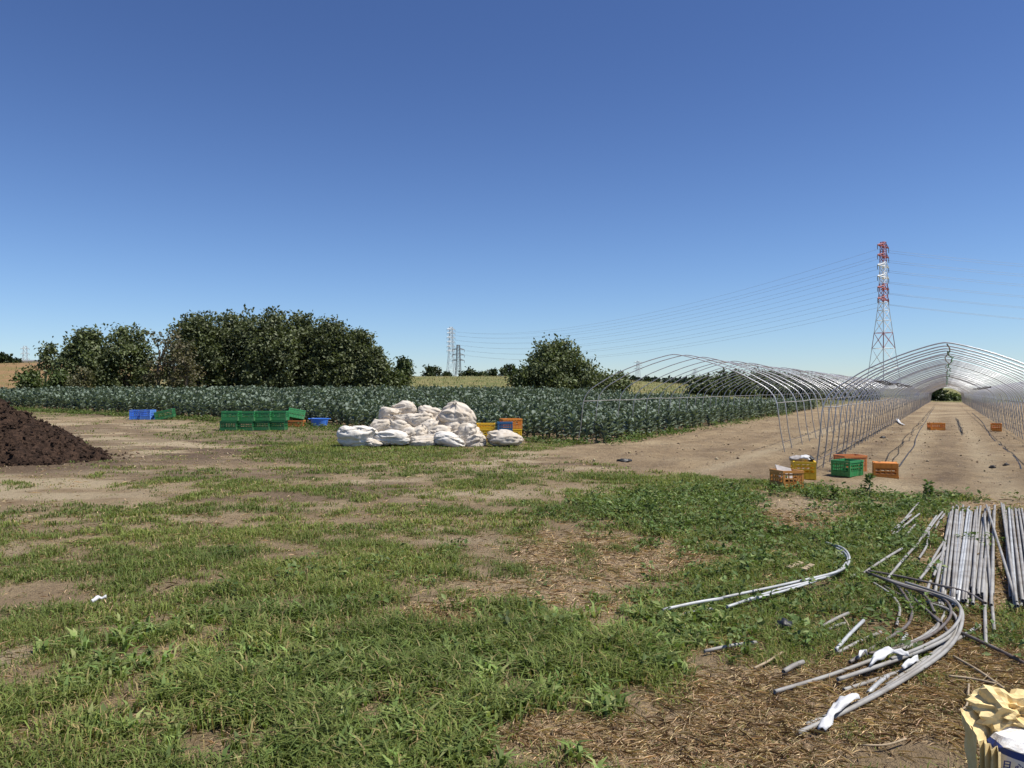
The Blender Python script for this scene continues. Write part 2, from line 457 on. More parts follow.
def leaves(P, D, N, L, W, col, fold=.25):
    """folded rhombus leaves: base P, direction D, normal N"""
    n = len(P)
    D = D / (np.linalg.norm(D, axis=1, keepdims=True) + 1e-9)
    Sd = np.cross(D, N); Sd /= (np.linalg.norm(Sd, axis=1, keepdims=True) + 1e-9)
    N = np.cross(Sd, D)
    Vv = np.zeros((n, 4, 3))
    Vv[:, 0] = P
    m = P + D * (L * .5)[:, None]
    Vv[:, 1] = m + Sd * (W / 2)[:, None] + N * (W * fold)[:, None]
    Vv[:, 2] = P + D * L[:, None] - N * (L * .12)[:, None]
    Vv[:, 3] = m - Sd * (W / 2)[:, None] + N * (W * fold)[:, None]
    b = np.arange(n)[:, None] * 4
    tri = np.concatenate([b + np.array([[0, 2, 1]]), b + np.array([[0, 3, 2]])], 0)
    return Vv.reshape(-1, 3), tri, np.repeat(col, 4, 0)

def joinv(parts):
    Vs, Ts, Cs = [], [], []; o = 0
    for v, t, c in parts:
        Vs.append(v); Ts.append(t + o); Cs.append(c); o += len(v)
    return np.concatenate(Vs), np.concatenate(Ts), np.concatenate(Cs)

def tints(n, base, var=.25, alt=None, pa=.15):
    base = np.array(base)
    c = base[None] * (1 + (R.random((n, 1)) - .5) * 2 * var) * (1 + (R.random((n, 3)) - .5) * .15)
    if alt is not None:
        k = R.random(n) < pa
        c[k] = np.array(alt)[None] * (1 + (R.random((k.sum(), 1)) - .5) * .5)
    return np.clip(c, .004, 1)

def wedge(n, y0, y1, margin=.08):
    """points spread evenly over the ground in view between two depths"""
    y = np.sqrt(R.random(n) * (y1 ** 2 - y0 ** 2) + y0 ** 2)
    k = (R.random(n) * 2 - 1) * (.666 + margin)
    return k * y, y

parts = []
for y0, y1, n, wid in ((2.7, 5.2, 100000, .0046), (5.2, 8.5, 140000, .0062), (8.5, 14, 150000, .0095), (14, 22, 130000, .014), (22, 45, 90000, .024)):
    nc = n // 7
    cx, cy = wedge(nc, y0, y1)
    g, b_c, s_c, d_c, tun_c = cover(cx, cy)
    keep = R.random(nc) < np.clip(.05 * (1 - tun_c) + g * 1.15, .0, 1)
    cx, cy, g = cx[keep], cy[keep], g[keep]
    k = 7
    x = np.repeat(cx, k) + R.normal(0, .035 + .006 * y0 / 3, len(cx) * k); y = np.repeat(cy, k) + R.normal(0, .035 + .006 * y0 / 3, len(cx) * k)
    gg = np.repeat(g, k)
    px, py = proj(x, y, 0 * x)
    tall = np.clip(blob(px, py, 420, 700, 190, 80, .5) + .8 * blob(px, py, 560, 640, 130, 40, .5) + .7 * blob(px, py, 130, 720, 180, 45, .5) + .7 * blob(px, py, 250, 640, 90, 50, .5), 0, 1)
    hh = (.022 + .036 * gg + .055 * tall) * (.6 + .8 * R.random(len(x))) * (1 + .4 * (np.repeat(fbm2(cx * 2, cy * 2, 5), k) - .5) * 2)
    col = tints(len(x), (.160, .200, .054), .38, (.35, .28, .13), .08)
    dry = (R.random(len(x)) < np.clip(.75 - 1.2 * gg, 0, 1) * .6)
    col[dry] = tints(dry.sum(), (.32, .25, .12), .3)
    lush = np.repeat(fbm2(cx * 1.1, cy * 1.1, 77), k)[:, None]
    col = col * (1 + (lush - .5) * np.array([[.9, .7, .6]]))
    az = R.random(len(x)) * 6.283
    parts.append(blades(np.stack([x, y, terrain(x, y) - .004], -1), hh * 1.35, wid * (.6 + .8 * R.random(len(x))) * (1 + .5 * tall), az, .3 + .75 * R.random(len(x)), col, .8))
# broad bladed coarse grass in the lush foreground
n = 10000
cx, cy = wedge(n, 2.75, 6.2)
px, py = proj(cx, cy, 0 * cx)
wgt = np.clip(1.1 * blob(px, py, 440, 715, 170, 62, .45) + .75 * blob(px, py, 590, 640, 120, 36, .5) + .5 * blob(px, py, 230, 690, 140, 60, .6) + .35 * blob(px, py, 480, 570, 60, 18, .4), 0, 1) * np.clip(cover(cx, cy)[0] * 1.6, 0, 1)
keep = R.random(n) < wgt; cx, cy = cx[keep], cy[keep]
k = 9
x = np.repeat(cx, k) + R.normal(0, .02, len(cx) * k); y = np.repeat(cy, k) + R.normal(0, .02, len(cx) * k)
col = tints(len(x), (.185, .250, .075), .36, (.33, .36, .14), .15) * (.65 + .7 * np.repeat(R.random(len(cx)), k))[:, None]
parts.append(blades(np.stack([x, y, terrain(x, y)], -1), (.06 + .075 * R.random(len(x))) * (.7 + .6 * np.repeat(R.random(len(cx)), k)), .011 + .013 * R.random(len(x)), R.random(len(x)) * 6.283, .4 + .7 * R.random(len(x)), col, .9))
v, t_, c = joinv(parts)
grass = link('grass', mesh_np('grass', v, t_, c), M['grass'])
tag(grass, 'short patchy green grass over the yard', 'grass', kind='stuff')

# dry straw lying flat
parts = []
for y0, y1, n, w in ((2.7, 5.5, 90000, .0029), (5.5, 10, 60000, .005), (10, 20, 30000, .010)):
    x, y = wedge(n, y0, y1)
    g, b, s, d, tn = cover(x, y)
    keep = R.random(n) < np.clip(s * 1.2 + .05 * (1 - tn) + .10 * g, 0, 1)
    x, y = x[keep], y[keep]; n2 = len(x)
    az = R.random(n2) * 6.283; L = (.03 + .09 * R.random(n2) ** 2) * (1 + .06 * y0); el = (R.random(n2) - .25) * .5
    D = np.stack([np.cos(az) * np.cos(el), np.sin(az) * np.cos(el), np.sin(el)], -1)
    N = np.stack([R.normal(0, .3, n2), R.normal(0, .3, n2), np.ones(n2)], -1)
    P = np.stack([x, y, terrain(x, y) + .004 + .014 * R.random(n2)], -1)
    parts.append(leaves(P, D, N, L, w * (.6 + R.random(n2)), tints(n2, (.54, .41, .25), .4, (.20, .13, .075), .22), .3))
v, t_, c = joinv(parts)
tag(link('straw', mesh_np('straw', v, t_, c), M['straw']), 'dry straw and dead stalks lying on the ground', 'straw', kind='stuff')

# small leafy weeds
def weed_leaves(cx, cy, rad, hgt, k, L, base, alt):
    n = len(cx)
    x = np.repeat(cx, k); y = np.repeat(cy, k); r = np.repeat(rad, k); h = np.repeat(hgt, k)
    a = R.random(n * k) * 6.283; q = np.sqrt(R.random(n * k)); up = R.random(n * k)
    rr = r * q * (1 - .45 * up)
    P = np.stack([x + np.cos(a) * rr, y + np.sin(a) * rr, terrain(x, y) + h * (.15 + .85 * up) * (1 - .35 * q)], -1)
    D = np.stack([np.cos(a) + R.normal(0, .5, n * k), np.sin(a) + R.normal(0, .5, n * k), .15 + R.normal(0, .45, n * k)], -1)
    N = np.stack([R.normal(0, .4, n * k), R.normal(0, .4, n * k), np.ones(n * k)], -1)
    Lr = np.repeat(L, k) * (.6 + .8 * R.random(n * k))
    col = tints(n * k, base, .3, alt, .12) * (.75 + .5 * np.repeat(R.random(n), k))[:, None]
    return leaves(P, D, N, Lr, Lr * (.42 + .2 * R.random(n * k)), col, .2)
parts = []
n = 12000
cx, cy = wedge(n, 3.2, 13)
px, py = proj(cx, cy, 0 * cx)
wgt = np.clip(1.0 * blob(px, py, 870, 540, 150, 45, .4) + 1.0 * blob(px, py, 770, 565, 120, 40, .5) + .95 * blob(px, py, 740, 505, 140, 16, .5) + 1.0 * blob(px, py, 800, 625, 85, 38, .4)
    + .7 * blob(px, py, 690, 625, 80, 50, .5) + .9 * blob(px, py, 925, 625, 60, 26, .4) + .9 * blob(px, py, 1000, 630, 45, 26, .4) + .6 * blob(px, py, 680, 520, 130, 22, .5) + .5 * blob(px, py, 560, 655, 120, 34, .5)
    + .9 * blob(px, py, 960, 498, 90, 7, .4) + .35 * blob(px, py, 870, 730, 40, 12, .5) + .25 * blob(px, py, 400, 600, 180, 40, .6), 0, 1)
g, b, s, d, tn = cover(cx, cy)
wgt = wgt * np.clip(g * 1.5, 0, 1) * (tn < .4)
keep = R.random(n) < .58 * wgt * np.clip(.9 * (cy / 9) ** .6, .35, 1)
cx, cy = cx[keep], cy[keep]
q = fbm2(cx * 1.2, cy * 1.2, 23)
parts.append(weed_leaves(cx, cy, .06 + .11 * R.random(len(cx)), (.05 + .13 * R.random(len(cx))) * (.5 + q), 15, .024 + .022 * R.random(len(cx)) + .002 * cy, (.112, .162, .050), (.21, .26, .09)))
# low weeds at the foot of the crop and along the far verge
n = 900
tt = -9 - R.random(n) * 38; ss = FRONT(tt) - .75 + R.normal(0, .3, n)
parts.append(weed_leaves(ss * UX + tt * UY, ss * UY - tt * UX, .12 + .2 * R.random(n), .08 + .22 * R.random(n) ** 2, 14, .06 + .05 * R.random(n), (.10, .14, .042), (.19, .21, .07)))
n = 160
ss = 20.5 + R.random(n) ** 1.5 * 30; tt = -8.35 + R.normal(0, .18, n)
parts.append(weed_leaves(ss * UX + tt * UY, ss * UY - tt * UX, .1 + .18 * R.random(n), .08 + .3 * R.random(n) ** 2, 14, .06 + .05 * R.random(n), (.10, .15, .042), (.19, .21, .07)))
v, t_, c = joinv(parts)
tag(link('weeds', mesh_np('weeds', v, t_, c), M['weed']), 'low leafy green weeds growing through the grass', 'weeds', kind='stuff')

# tall dry and green grass beyond the crop
parts = []
n = 26000
y = 60 + R.random(n) ** 1.3 * 110; k = (R.random(n) * 2 - 1) * .72; x = k * y
s, t2 = st(x, y); keep = ((t2 < -9.5) & (y > 60)) | (s > 141); keep &= ~((x < -45) & (y > 95) & (R.random(n) < .6))
x, y = x[keep], y[keep]; n2 = len(x)
q = fbm2(x * .12, y * .2, 61)
col = np.where((q + R.normal(0, .08, n2) > .5)[:, None], tints(n2, (.12, .145, .05), .3), tints(n2, (.24, .205, .095), .3))
parts.append(blades(np.stack([x, y, terrain(x, y) - .05], -1), (.25 + .5 * R.random(n2) ** 2) * np.clip(1.3 - y / 200, .5, 1), .04 + .06 * R.random(n2), R.random(n2) * 6.283, .2 + .5 * R.random(n2), col))
v, t_, c = joinv(parts)
tag(link('tall_grass', mesh_np('tall_grass', v, t_, c), M['straw']), 'tall yellow and green grass beyond the crop field', 'grass', kind='stuff')

# soil clods and pebbles
n = 20000
cx, cy = wedge(n, 3, 40)
g, b, s, d, tn = cover(cx, cy)
keep = R.random(n) < np.clip(b * .8 * (1 - g) * (1 - .6 * tn) + s * .12, 0, 1); cx, cy, tn = cx[keep], cy[keep], tn[keep]; n2 = len(cx)
r = (.007 + .020 * R.random(n2) ** 4) * np.clip(cy / 10, .6, 1.7)
base = np.array([(1, 0, 0), (-1, 0, 0), (0, 1, 0), (0, -1, 0), (0, 0, 1), (0, 0, -.4)], float)
fc = np.array([(0, 2, 4), (2, 1, 4), (1, 3, 4), (3, 0, 4), (2, 0, 5), (1, 2, 5), (3, 1, 5), (0, 3, 5)])
Vc = np.stack([cx, cy, terrain(cx, cy)], -1)[:, None] + base[None] * (r[:, None, None] * (.6 + .8 * R.random((n2, 6, 1)))) 
Fc = (np.arange(n2)[:, None, None] * 6 + fc[None]).reshape(-1, 3)
tag(link('clods', mesh_np('clods', Vc.reshape(-1, 3), Fc, np.repeat(tints(n2, (.30, .23, .145), .3, (.18, .13, .085), .2), 6, 0)), M['straw']), 'small clods and stones on the bare soil', 'clods', kind='stuff')

# ------------------------------------------------------------------ compost heap
hc = Vector((-12.35, 17.1, 0)); hc.z = T(hc.x, hc.y)
hp = thing('compost_heap', 'large dark brown compost heap at the edge of the yard', 'compost heap', hc)
n1, n2 = 150, 90
ang = np.linspace(0, 2 * math.pi, n1, endpoint=False); rad = np.linspace(0, 1.08, n2)
A, Rr = np.meshgrid(ang, rad)
edge = 3.3 * (1 + .10 * (fbm2(np.cos(A) * 1.5 + 5, np.sin(A) * 1.5, 4) - .5) * 2)
hx, hy = np.cos(A) * Rr * edge, np.sin(A) * Rr * edge * .62
hz = 1.78 * np.clip(1 - Rr ** 1.1, -.05, 1) * (1 - .1 * Rr)
hz = hz + (fbm2(hx * 1.6, hy * 1.6, 6) - .5) * .28 * (Rr < 1) + (noise2(hx * 6, hy * 6, 8) - .5) * .14 * (Rr < 1.03) + (noise2(hx * 14, hy * 14, 18) - .5) * .07 * (Rr < 1.03)
hz = hz + terrain(hx + hc.x, hy + hc.y) - hc.z - .02
hv = np.stack([hx, hy, hz], -1).reshape(-1, 3)
I = np.arange(n1 * n2).reshape(n2, n1); J = np.roll(I, -1, 1)
hq = np.stack([I[:-1], J[:-1], J[1:], I[1:]], -1).reshape(-1, 4)
body = link('heap_body', mesh_np('heap_body', hv, hq, None, 4), M['compost'], hp)
# lumps on its surface and rolled down its toe
n3 = 9000
ai = R.integers(0, n1, n3); ri = np.clip((np.sqrt(R.random(n3)) * n2 * .97).astype(int), 1, n2 - 1)
pts = np.stack([hx, hy, hz], -1)[ri, ai] + R.normal(0, .04, (n3, 3)) * np.array([1, 1, .3])
far = R.random(n3) < .10; pts[far, :2] *= (1 + R.random((far.sum(), 1)) * .16); pts[far, 2] = terrain(pts[far, 0] + hc.x, pts[far, 1] + hc.y) - hc.z
r = .012 + .042 * R.random(n3) ** 2.5
Vc = pts[:, None] + base[None] * (r[:, None, None] * (.5 + .9 * R.random((n3, 6, 1))))
tag(link('lumps', mesh_np('lumps', Vc.reshape(-1, 3), (np.arange(n3)[:, None, None] * 6 + fc[None]).reshape(-1, 3)), M['compost'], hp), kind='stuff')

# ------------------------------------------------------------------ trees
def make_tree(name, label, px, base_y, top_y, half_w, Y, lobes=None, nleaf=5000, L=.34, base=(.112, .136, .058), alt=(.18, .20, .10), group=None, lift=.12, trunks=1, cat='tree', seed=0, skirt=True, dens=1.0):
    rr = np.random.default_rng(100 + seed)
    x = (px - 512) / F * Y; zb = T(x, Y); top = CH - (top_y - HZ) / F * Y; H = top - zb; W = half_w / F * Y
    root = thing(name, label, cat, (x, Y, zb), 0, group)
    if lobes is None:
        lobes = []
        m = 13
        for i in range(m):
            a = i * 2.4 + rr.random(); q = math.sqrt((i + .5) / m)
            zc = lift + (1 - lift) * (.18 + .62 * (1 - q ** 2) * rr.uniform(.75, 1.05) + .16 * rr.random())
            lobes.append((math.cos(a) * q * .72, math.sin(a) * q * .72, min(zc, .84), rr.uniform(.24, .36)))
        lobes.append((rr.uniform(-.15, .15), 0, .83, .26))
        if skirt:
            for i in range(6):
                a = i * 1.05 + rr.random(); lobes.append((math.cos(a) * .66, math.sin(a) * .66, lift + .14, .26))
    lob = np.array(lobes)
    cen = np.stack([lob[:, 0] * W, lob[:, 1] * W, lob[:, 2] * H], -1)
    rx = lob[:, 3] * W * 1.25; rz = np.minimum(lob[:, 3] * H * .72, lob[:, 3] * W * 1.35)
    # twig tips: clumps spread through each lobe, mostly near its skin
    n_cl = max(30, int(nleaf / 26))
    pr = rx * rx; li = rr.choice(len(lob), n_cl, p=pr / pr.sum())
    d = rr.normal(0, 1, (n_cl, 3)); d /= np.linalg.norm(d, axis=1, keepdims=True)
    rad = rr.random(n_cl) ** .38 * (1 + .10 * rr.normal(0, 1, n_cl))
    cc = cen[li] + d * rad[:, None] * np.stack([rx[li], rx[li], rz[li]], -1)
    cc[:, 2] = np.clip(cc[:, 2], lift * H * .5 + .1, H)
    k = 26
    csz = .045 * W + .22
    off = rr.normal(0, 1, (n_cl, k, 3)) * csz * (.5 + .8 * rr.random((n_cl, 1, 1)))
    P = (cc[:, None] + off * np.array([1, 1, .75])).reshape(-1, 3)
    out = np.repeat(d, k, 0)
    D = out * .7 + rr.normal(0, .8, P.shape) + np.array([0, 0, -.1])
    N = out * .5 + rr.normal(0, .55, P.shape) + np.array([0, 0, .8])
    Ls = L * (.55 + .8 * rr.random(len(P)))
    ctint = (.72 + .56 * rr.random(n_cl)).repeat(k)[:, None]
    kal = rr.random(len(P)) < .11
    col = np.array(base)[None] * (1 + (rr.random((len(P), 1)) - .5) * .6)
    col[kal] = np.array(alt)[None] * (1 + (rr.random((kal.sum(), 1)) - .5) * .5)
    v, t_, c = leaves(P, D, N, Ls, Ls * .62, np.clip(col * ctint, .004, 1), .2)
    link('crown', mesh_np('crown', v, t_, c), M['tree'], root)
    mb = MB()
    for q in range(trunks):
        bx = (q - (trunks - 1) / 2) * W * .5 + rr.uniform(-.1, .1); r0 = max(.05, .022 * H)
        p1 = Vector((bx, rr.uniform(-.2, .2), -.15)); p2 = Vector((bx * 1.1 + rr.uniform(-.2, .2), rr.uniform(-.2, .2), H * .3)); p3 = Vector((bx * 1.1 + rr.uniform(-.3, .3), 0, H * .62))
        mb.tube(spline([p1, p2, p3], 4), [r0 * (1 - .65 * i / 8) for i in range(9)], 7)
        for i in rr.choice(len(lob), min(len(lob), 7), replace=False):
            f = rr.uniform(.35, .9); st_ = p1.lerp(p2, f) if f < .5 else p2.lerp(p3, f - .3)
            e = Vector(cen[i]); mid = st_.lerp(e, .5) + Vector((0, 0, .08 * H))
            mb.tube(spline([st_, mid, e], 3), [r0 * .42 * (1 - .75 * j / 6) for j in range(7)], 5)
    mb.build('trunk', M['bark'], root, True)
    return root

def spindly(px, base_y, top_y, Y, label, seed):
    """thin tree of separate leaf balls on a bare stem"""
    return make_tree('slender_tree', label, px, base_y, top_y, 11, Y, [(0, 0, .86, .55), (.3, 0, .70, .5), (-.35, 0, .62, .45), (-.1, .2, .5, .45), (-1.1, .1, .46, .26), (.8, 0, .44, .3), (-.7, 0, .52, .2)], 900, .3, seed=seed, lift=.3)

TG = 'trees of the long dark grove'
make_tree('broadleaf_tree', 'rounded tree at the left end of the grove, beside the slender tree', 86, 388, 329, 25, 70, seed=1, nleaf=9500, L=.29, lift=.12)
make_tree('broadleaf_tree', 'rounded tree second from the left end of the grove', 128, 388, 325, 31, 72, seed=2, nleaf=9500, L=.29, lift=.05)
spindly(47, 386, 344, 72, 'slender tree of separate leaf balls standing clear at the left end of the grove', 3)
make_tree('sparse_tree', 'thin half bare tree with pale twigs between the rounded trees and the tall grove', 172, 388, 322, 26, 68, seed=4, nleaf=1300, L=.3, base=(.10, .095, .05), alt=(.16, .13, .08), lift=.1, trunks=3)
GL = 'tall dark broadleaf tree inside the long grove behind the crop field'
for i, (px, ty, hw, Y, lab) in enumerate([(198, 311, 34, 74, 'tall dark tree at the left shoulder of the grove, next to the half bare tree'), (236, 309, 36, 77, GL), (272, 311, 38, 75, GL), (306, 313, 38, 78, GL), (334, 316, 30, 75, GL),
                                     (357, 330, 24, 76, 'dark tree on the sloping right shoulder of the long grove'), (374, 350, 18, 74, 'low dark tree where the grove slopes down to its right end')]):
    make_tree('broadleaf_tree', lab, px, 388, ty, hw, Y, seed=10 + i, nleaf=13000, lift=0, L=.32, group=TG if lab == GL else None, base=(.105, .124, .056), alt=(.17, .19, .10))
make_tree('small_tree', 'small light green tree at the right tip of the long grove', 404, 388, 353, 9, 72, seed=20, nleaf=1800, L=.3, base=(.06, .085, .03), lift=.15)
make_tree('broadleaf_tree', 'dense round tree standing alone behind the crop field', 556, 389, 342, 40, 68, seed=21, nleaf=12500, L=.29, lift=.02)
make_tree('shrub', 'low green shrub at the left foot of the lone round tree', 524, 389, 368, 17, 67, seed=22, nleaf=1900, L=.28, cat='shrub', base=(.07, .10, .035), lift=0)
make_tree('shrub', 'low shrub at the right foot of the lone round tree', 600, 389, 371, 19, 70, seed=23, nleaf=1900, L=.28, cat='shrub', lift=0)
make_tree('shrub', 'small shrub farthest right in the low bushes beside the lone round tree', 620, 389, 374, 12, 71, seed=24, nleaf=1200, L=.28, cat='shrub', lift=0)
make_tree('shrub', 'light green bush on the brown bank left of the slender tree', 30, 388, 371, 13, 66, seed=25, nleaf=1600, L=.28, cat='shrub', base=(.085, .115, .035), lift=0)
make_tree('shrub', 'light green bush below the slender tree', 60, 388, 372, 13, 66, seed=26, nleaf=1900, L=.28, cat='shrub', base=(.08, .11, .035), lift=0)
make_tree('shrub', 'withered brown bush under the leftmost rounded tree', 84, 388, 366, 13, 65, seed=27, nleaf=1100, L=.26, cat='shrub', base=(.105, .105, .05), alt=(.19, .17, .09), lift=0)
make_tree('shrub', 'brownish thin bush at the foot of the half bare tree', 186, 389, 352, 14, 66, seed=28, nleaf=900, L=.26, cat='shrub', base=(.11, .10, .05), alt=(.18, .15, .09), lift=0)
make_tree('shrub', 'yellow green bush at the right foot of the long grove', 394, 389, 373, 15, 69, seed=29, nleaf=1700, L=.28, cat='shrub', base=(.085, .105, .035), lift=0)
for i, (px, ty, hw, lab) in enumerate([(708, 377, 26, 'leftmost bush of the hedge seen through the left tunnel'), (736, 373, 26, 'bush left of the middle in the hedge seen through the left tunnel'), (764, 374, 26, 'middle bush of the hedge seen through the left tunnel'),
                                       (795, 376, 26, 'bush right of the middle in the hedge seen through the left tunnel'), (826, 381, 24, 'bush near the right end of the hedge behind the left tunnel'), (856, 384, 22, 'rightmost bush of the hedge behind the left tunnel')]):
    make_tree('hedge_bush', lab, px, 394, ty, hw, 84 + i * 2, seed=30 + i, nleaf=4600, L=.38, cat='bush', base=(.085, .108, .045), lift=0)
make_tree('dark_tree', 'dark tree at the far end of the right tunnel', 935, 400, 384, 9, 134, seed=40, nleaf=2200, L=.5, lift=0, base=(.035, .052, .02))
make_tree('shrub', 'pale green bush closing the far end of the right tunnel', 953, 401, 395, 9, 138, seed=41, nleaf=1500, L=.5, cat='shrub', base=(.11, .14, .05), lift=0)
for i, (px, ty, hw, Y, lab) in enumerate([(432, 367, 9, 165, 'small round tree on the skyline left of the far pylons'), (447, 374, 4, 168, 'tiny tree on the skyline just left of the tall far pylon'), (470, 371, 9, 160, 'low dark tree on the skyline just right of the far pylons'), (480, 375, 7, 160, 'flat low bush on the skyline between the far pylons and the lone round tree'),
                                         (492, 371, 9, 165, 'dark tree on the skyline left of a taller one near the lone round tree'), (508, 365, 9, 166, 'taller dark tree on the skyline close to the lone round tree'), (4, 356, 7, 130, 'dark tree on top of the brown bank at the left edge'), (14, 361, 6, 131, 'low dark bush on top of the brown bank')]):
    make_tree('skyline_tree', lab, px, 380, ty, hw, Y, seed=50 + i, nleaf=900, L=.6, lift=0, base=(.035, .052, .02))
# far wood beyond the pale field
n = 2600
x = 25 + R.random(n) * 45; y = 215 + R.random(n) * 12
P = np.stack([x, y, 1.5 + R.random(n) ** .8 * (1.9 + 1.2 * fbm2(x * .15, y * 0, 3))], -1)
v, t_, c = leaves(P, R.normal(0, 1, P.shape), R.normal(0, .5, P.shape) + np.array([0, -.5, .6]), 1.1 * (.6 + R.random(n)), .8 * (.6 + R.random(n)), tints(n, (.03, .045, .02), .3))
tag(link('treeline', mesh_np('treeline', v, t_, c), M['tree']), 'thin dark line of far woods beyond the pale field', 'woods', kind='stuff')

# low white building far left
bl = thing('long_shed', 'long low white building on the skyline behind the brown bank', 'building', (-88, 142, T(-88, 142)))
zt = CH + 27.0 / F * 142 - T(-88, 142)
mb = MB(); mb.box((4, 0, zt / 2 - .1), (24, 6, zt - .2)); mb.build('wall', M['wall'], bl)
mb = MB(); mb.box((4, 0, zt - .05), (24.6, 6.8, .25)); mb.build('roof', M['wall'], bl)

# ------------------------------------------------------------------ broccoli field
def plant_mesh(seed, nl=27):
    rr = np.random.default_rng(seed); Vs, Ts, Cs = [], [], []; o = 0
    for i in range(nl):
        f = i / (nl - 1); az = i * 2.4 + rr.uniform(-.3, .3)
        el = math.radians(rr.uniform(20, 45) + 42 * f); L = rr.uniform(.26, .38) * (1 - .2 * f); W = L * rr.uniform(.34, .46)
        d = np.array([math.cos(az), math.sin(az), 0]); sd = np.array([-math.sin(az), math.cos(az), 0]); up = np.array([0, 0, 1.])
        base = np.array([0, 0, .02 + .44 * f]); p = base.copy(); e = el + .35
        ctr = [p.copy()]; dirs = []
        for k in range(5):
            p = p + (d * math.cos(e) + up * math.sin(e)) * L / 5; ctr.append(p.copy()); e -= .22 + .12 * rr.random()
        wd = [.10, .12, .62, 1.0, .85, .18]
        twist = rr.uniform(-.5, .5); rows = []
        for k, cpt in enumerate(ctr):
            ww = W / 2 * wd[k]; nn = up * .35 * ww + up * twist * ww * .0
            wav = rr.uniform(-.12, .12) * ww
            rows.append([cpt - sd * ww + nn + up * wav, cpt, cpt + sd * ww + nn - up * wav])
        vv = np.array(rows).reshape(-1, 3)
        tt = []
        for k in range(5):
            for j in range(2):
                a = k * 3 + j; tt += [(a, a + 1, a + 4), (a, a + 4, a + 3)]
        cb = np.array((.128, .162, .118)) * rr.uniform(.6, 1.35)
        if rr.random() < .05: cb = np.array((.17, .20, .085)) * rr.uniform(.7, 1.1)
        cc = np.repeat(cb[None], 18, 0); cc[1::3] = cb * 1.2 + .015
        Vs.append(vv); Ts.append(np.array(tt) + o); Cs.append(cc); o += 18
    # stout stem
    a = np.linspace(0, 2 * math.pi, 6, endpoint=False)
    ring = np.concatenate([np.stack([np.cos(a) * r, np.sin(a) * r, 0 * a + z], -1) for r, z in ((.025, -.05), (.03, .32))])
    tt = []
    for k in range(6): tt += [(k, (k + 1) % 6, 6 + (k + 1) % 6), (k, 6 + (k + 1) % 6, 6 + k)]
    Vs.append(ring); Ts.append(np.array(tt) + o); Cs.append(np.repeat(np.array([[.13, .17, .09]]), 12, 0))
    return np.concatenate(Vs), np.concatenate(Ts), np.concatenate(Cs)
variants = [plant_mesh(300 + i) for i in range(7)]
pos = []
for s in np.arange(20.9, 75, .62):
    for t in np.arange(-8.75, -70, -.47):
        x, y = s * UX + t * UY, s * UY - t * UX
        if y > 59 or abs(x / y) > .74 or s < FRONT(t): continue
        pos.append((s, t))
pos = np.array(pos); pos = pos + R.normal(0, .06, pos.shape)
px_, py_ = pos[:, 0] * UX + pos[:, 1] * UY, pos[:, 0] * UY - pos[:, 1] * UX
keep = R.random(len(pos)) > .03; px_, py_, pos = px_[keep], py_[keep], pos[keep]
vi = R.integers(0, 7, len(px_)); az = R.random(len(px_)) * 6.283; sc = (1.12 + R.normal(0, .12, len(px_))) * (1 + .25 * (fbm2(px_ * .4, py_ * .4, 90) - .5)); pz = terrain(px_, py_)
edge_front = (pos[:, 0] < FRONT(pos[:, 1]) + 1.3) | (pos[:, 1] > -9.9)
inview = np.abs(px_ / py_) < .672
score = np.where(inview & edge_front, py_, 1e6) 
order = np.argsort(score); near = order[:300]; nearset = np.zeros(len(px_), bool); nearset[near] = True
pm = []
for i, (v, t_, c) in enumerate(variants):
    me = mesh_np('crop_plant', v, t_, c); me.materials.append(M['broc']); me.polygons.foreach_set('use_smooth', np.ones(len(me.polygons), bool)); pm.append(me)
for k in near:
    o = bpy.data.objects.new('crop_plant', pm[vi[k]]); COL.objects.link(o)
    o.location = (px_[k], py_[k], pz[k]); o.rotation_euler = (0, 0, az[k]); o.scale = (sc[k],) * 3
    tag(o, 'blue green leafy crop plant on the near edge of the field rows', 'crop plant', 'crop plants along the near edge of the field')
Vs, Ts, Cs = [], [], []; o = 0
rest = np.where(~nearset)[0]
for i, (v, t_, c) in enumerate(variants):
    k = rest[vi[rest] == i]; ca, sa = np.cos(az[k]), np.sin(az[k])
    X = (v[None, :, 0] * ca[:, None] - v[None, :, 1] * sa[:, None]) * sc[k][:, None] + px_[k][:, None]
    Y = (v[None, :, 0] * sa[:, None] + v[None, :, 1] * ca[:, None]) * sc[k][:, None] + py_[k][:, None]
    Z = v[None, :, 2] * sc[k][:, None] + pz[k][:, None]
    Vs.append(np.stack([X, Y, Z], -1).reshape(-1, 3)); Ts.append((t_[None] + (np.arange(len(k)) * len(v))[:, None, None]).reshape(-1, 3) + o)
    Cs.append((c[None] * (.8 + .4 * R.random((len(k), 1, 1)))).reshape(-1, 3)); o += len(k) * len(v)
me = mesh_np('crop_rows', np.concatenate(Vs), np.concatenate(Ts), np.concatenate(Cs))
tag(link('crop_rows', me, M['broc'], smooth=True), 'dense blue green vegetable crop filling the field', 'crop', kind='stuff')

# ------------------------------------------------------------------ hoop tunnels
def arch_pts(W, H, sh=1.17):
    hw = W / 2
    key = [(1.0, 0), (.965, .55), (.94, sh), (.90, sh + .20 * (H - sh)), (.835, sh + .335 * (H - sh)), (.71, sh + .49 * (H - sh)), (.585, sh + .63 * (H - sh)), (.345, sh + .822 * (H - sh)), (.16, sh + .935 * (H - sh)), (.05, sh + .988 * (H - sh)), (.0, H)]
    left = spline([Vector((-k * hw, 0, z)) for k, z in key], 2)
    left = [Vector((-hw * 1.002, 0, -.1))] + left
    return left + [Vector((-p.x, 0, p.z)) for p in left[-2::-1]]

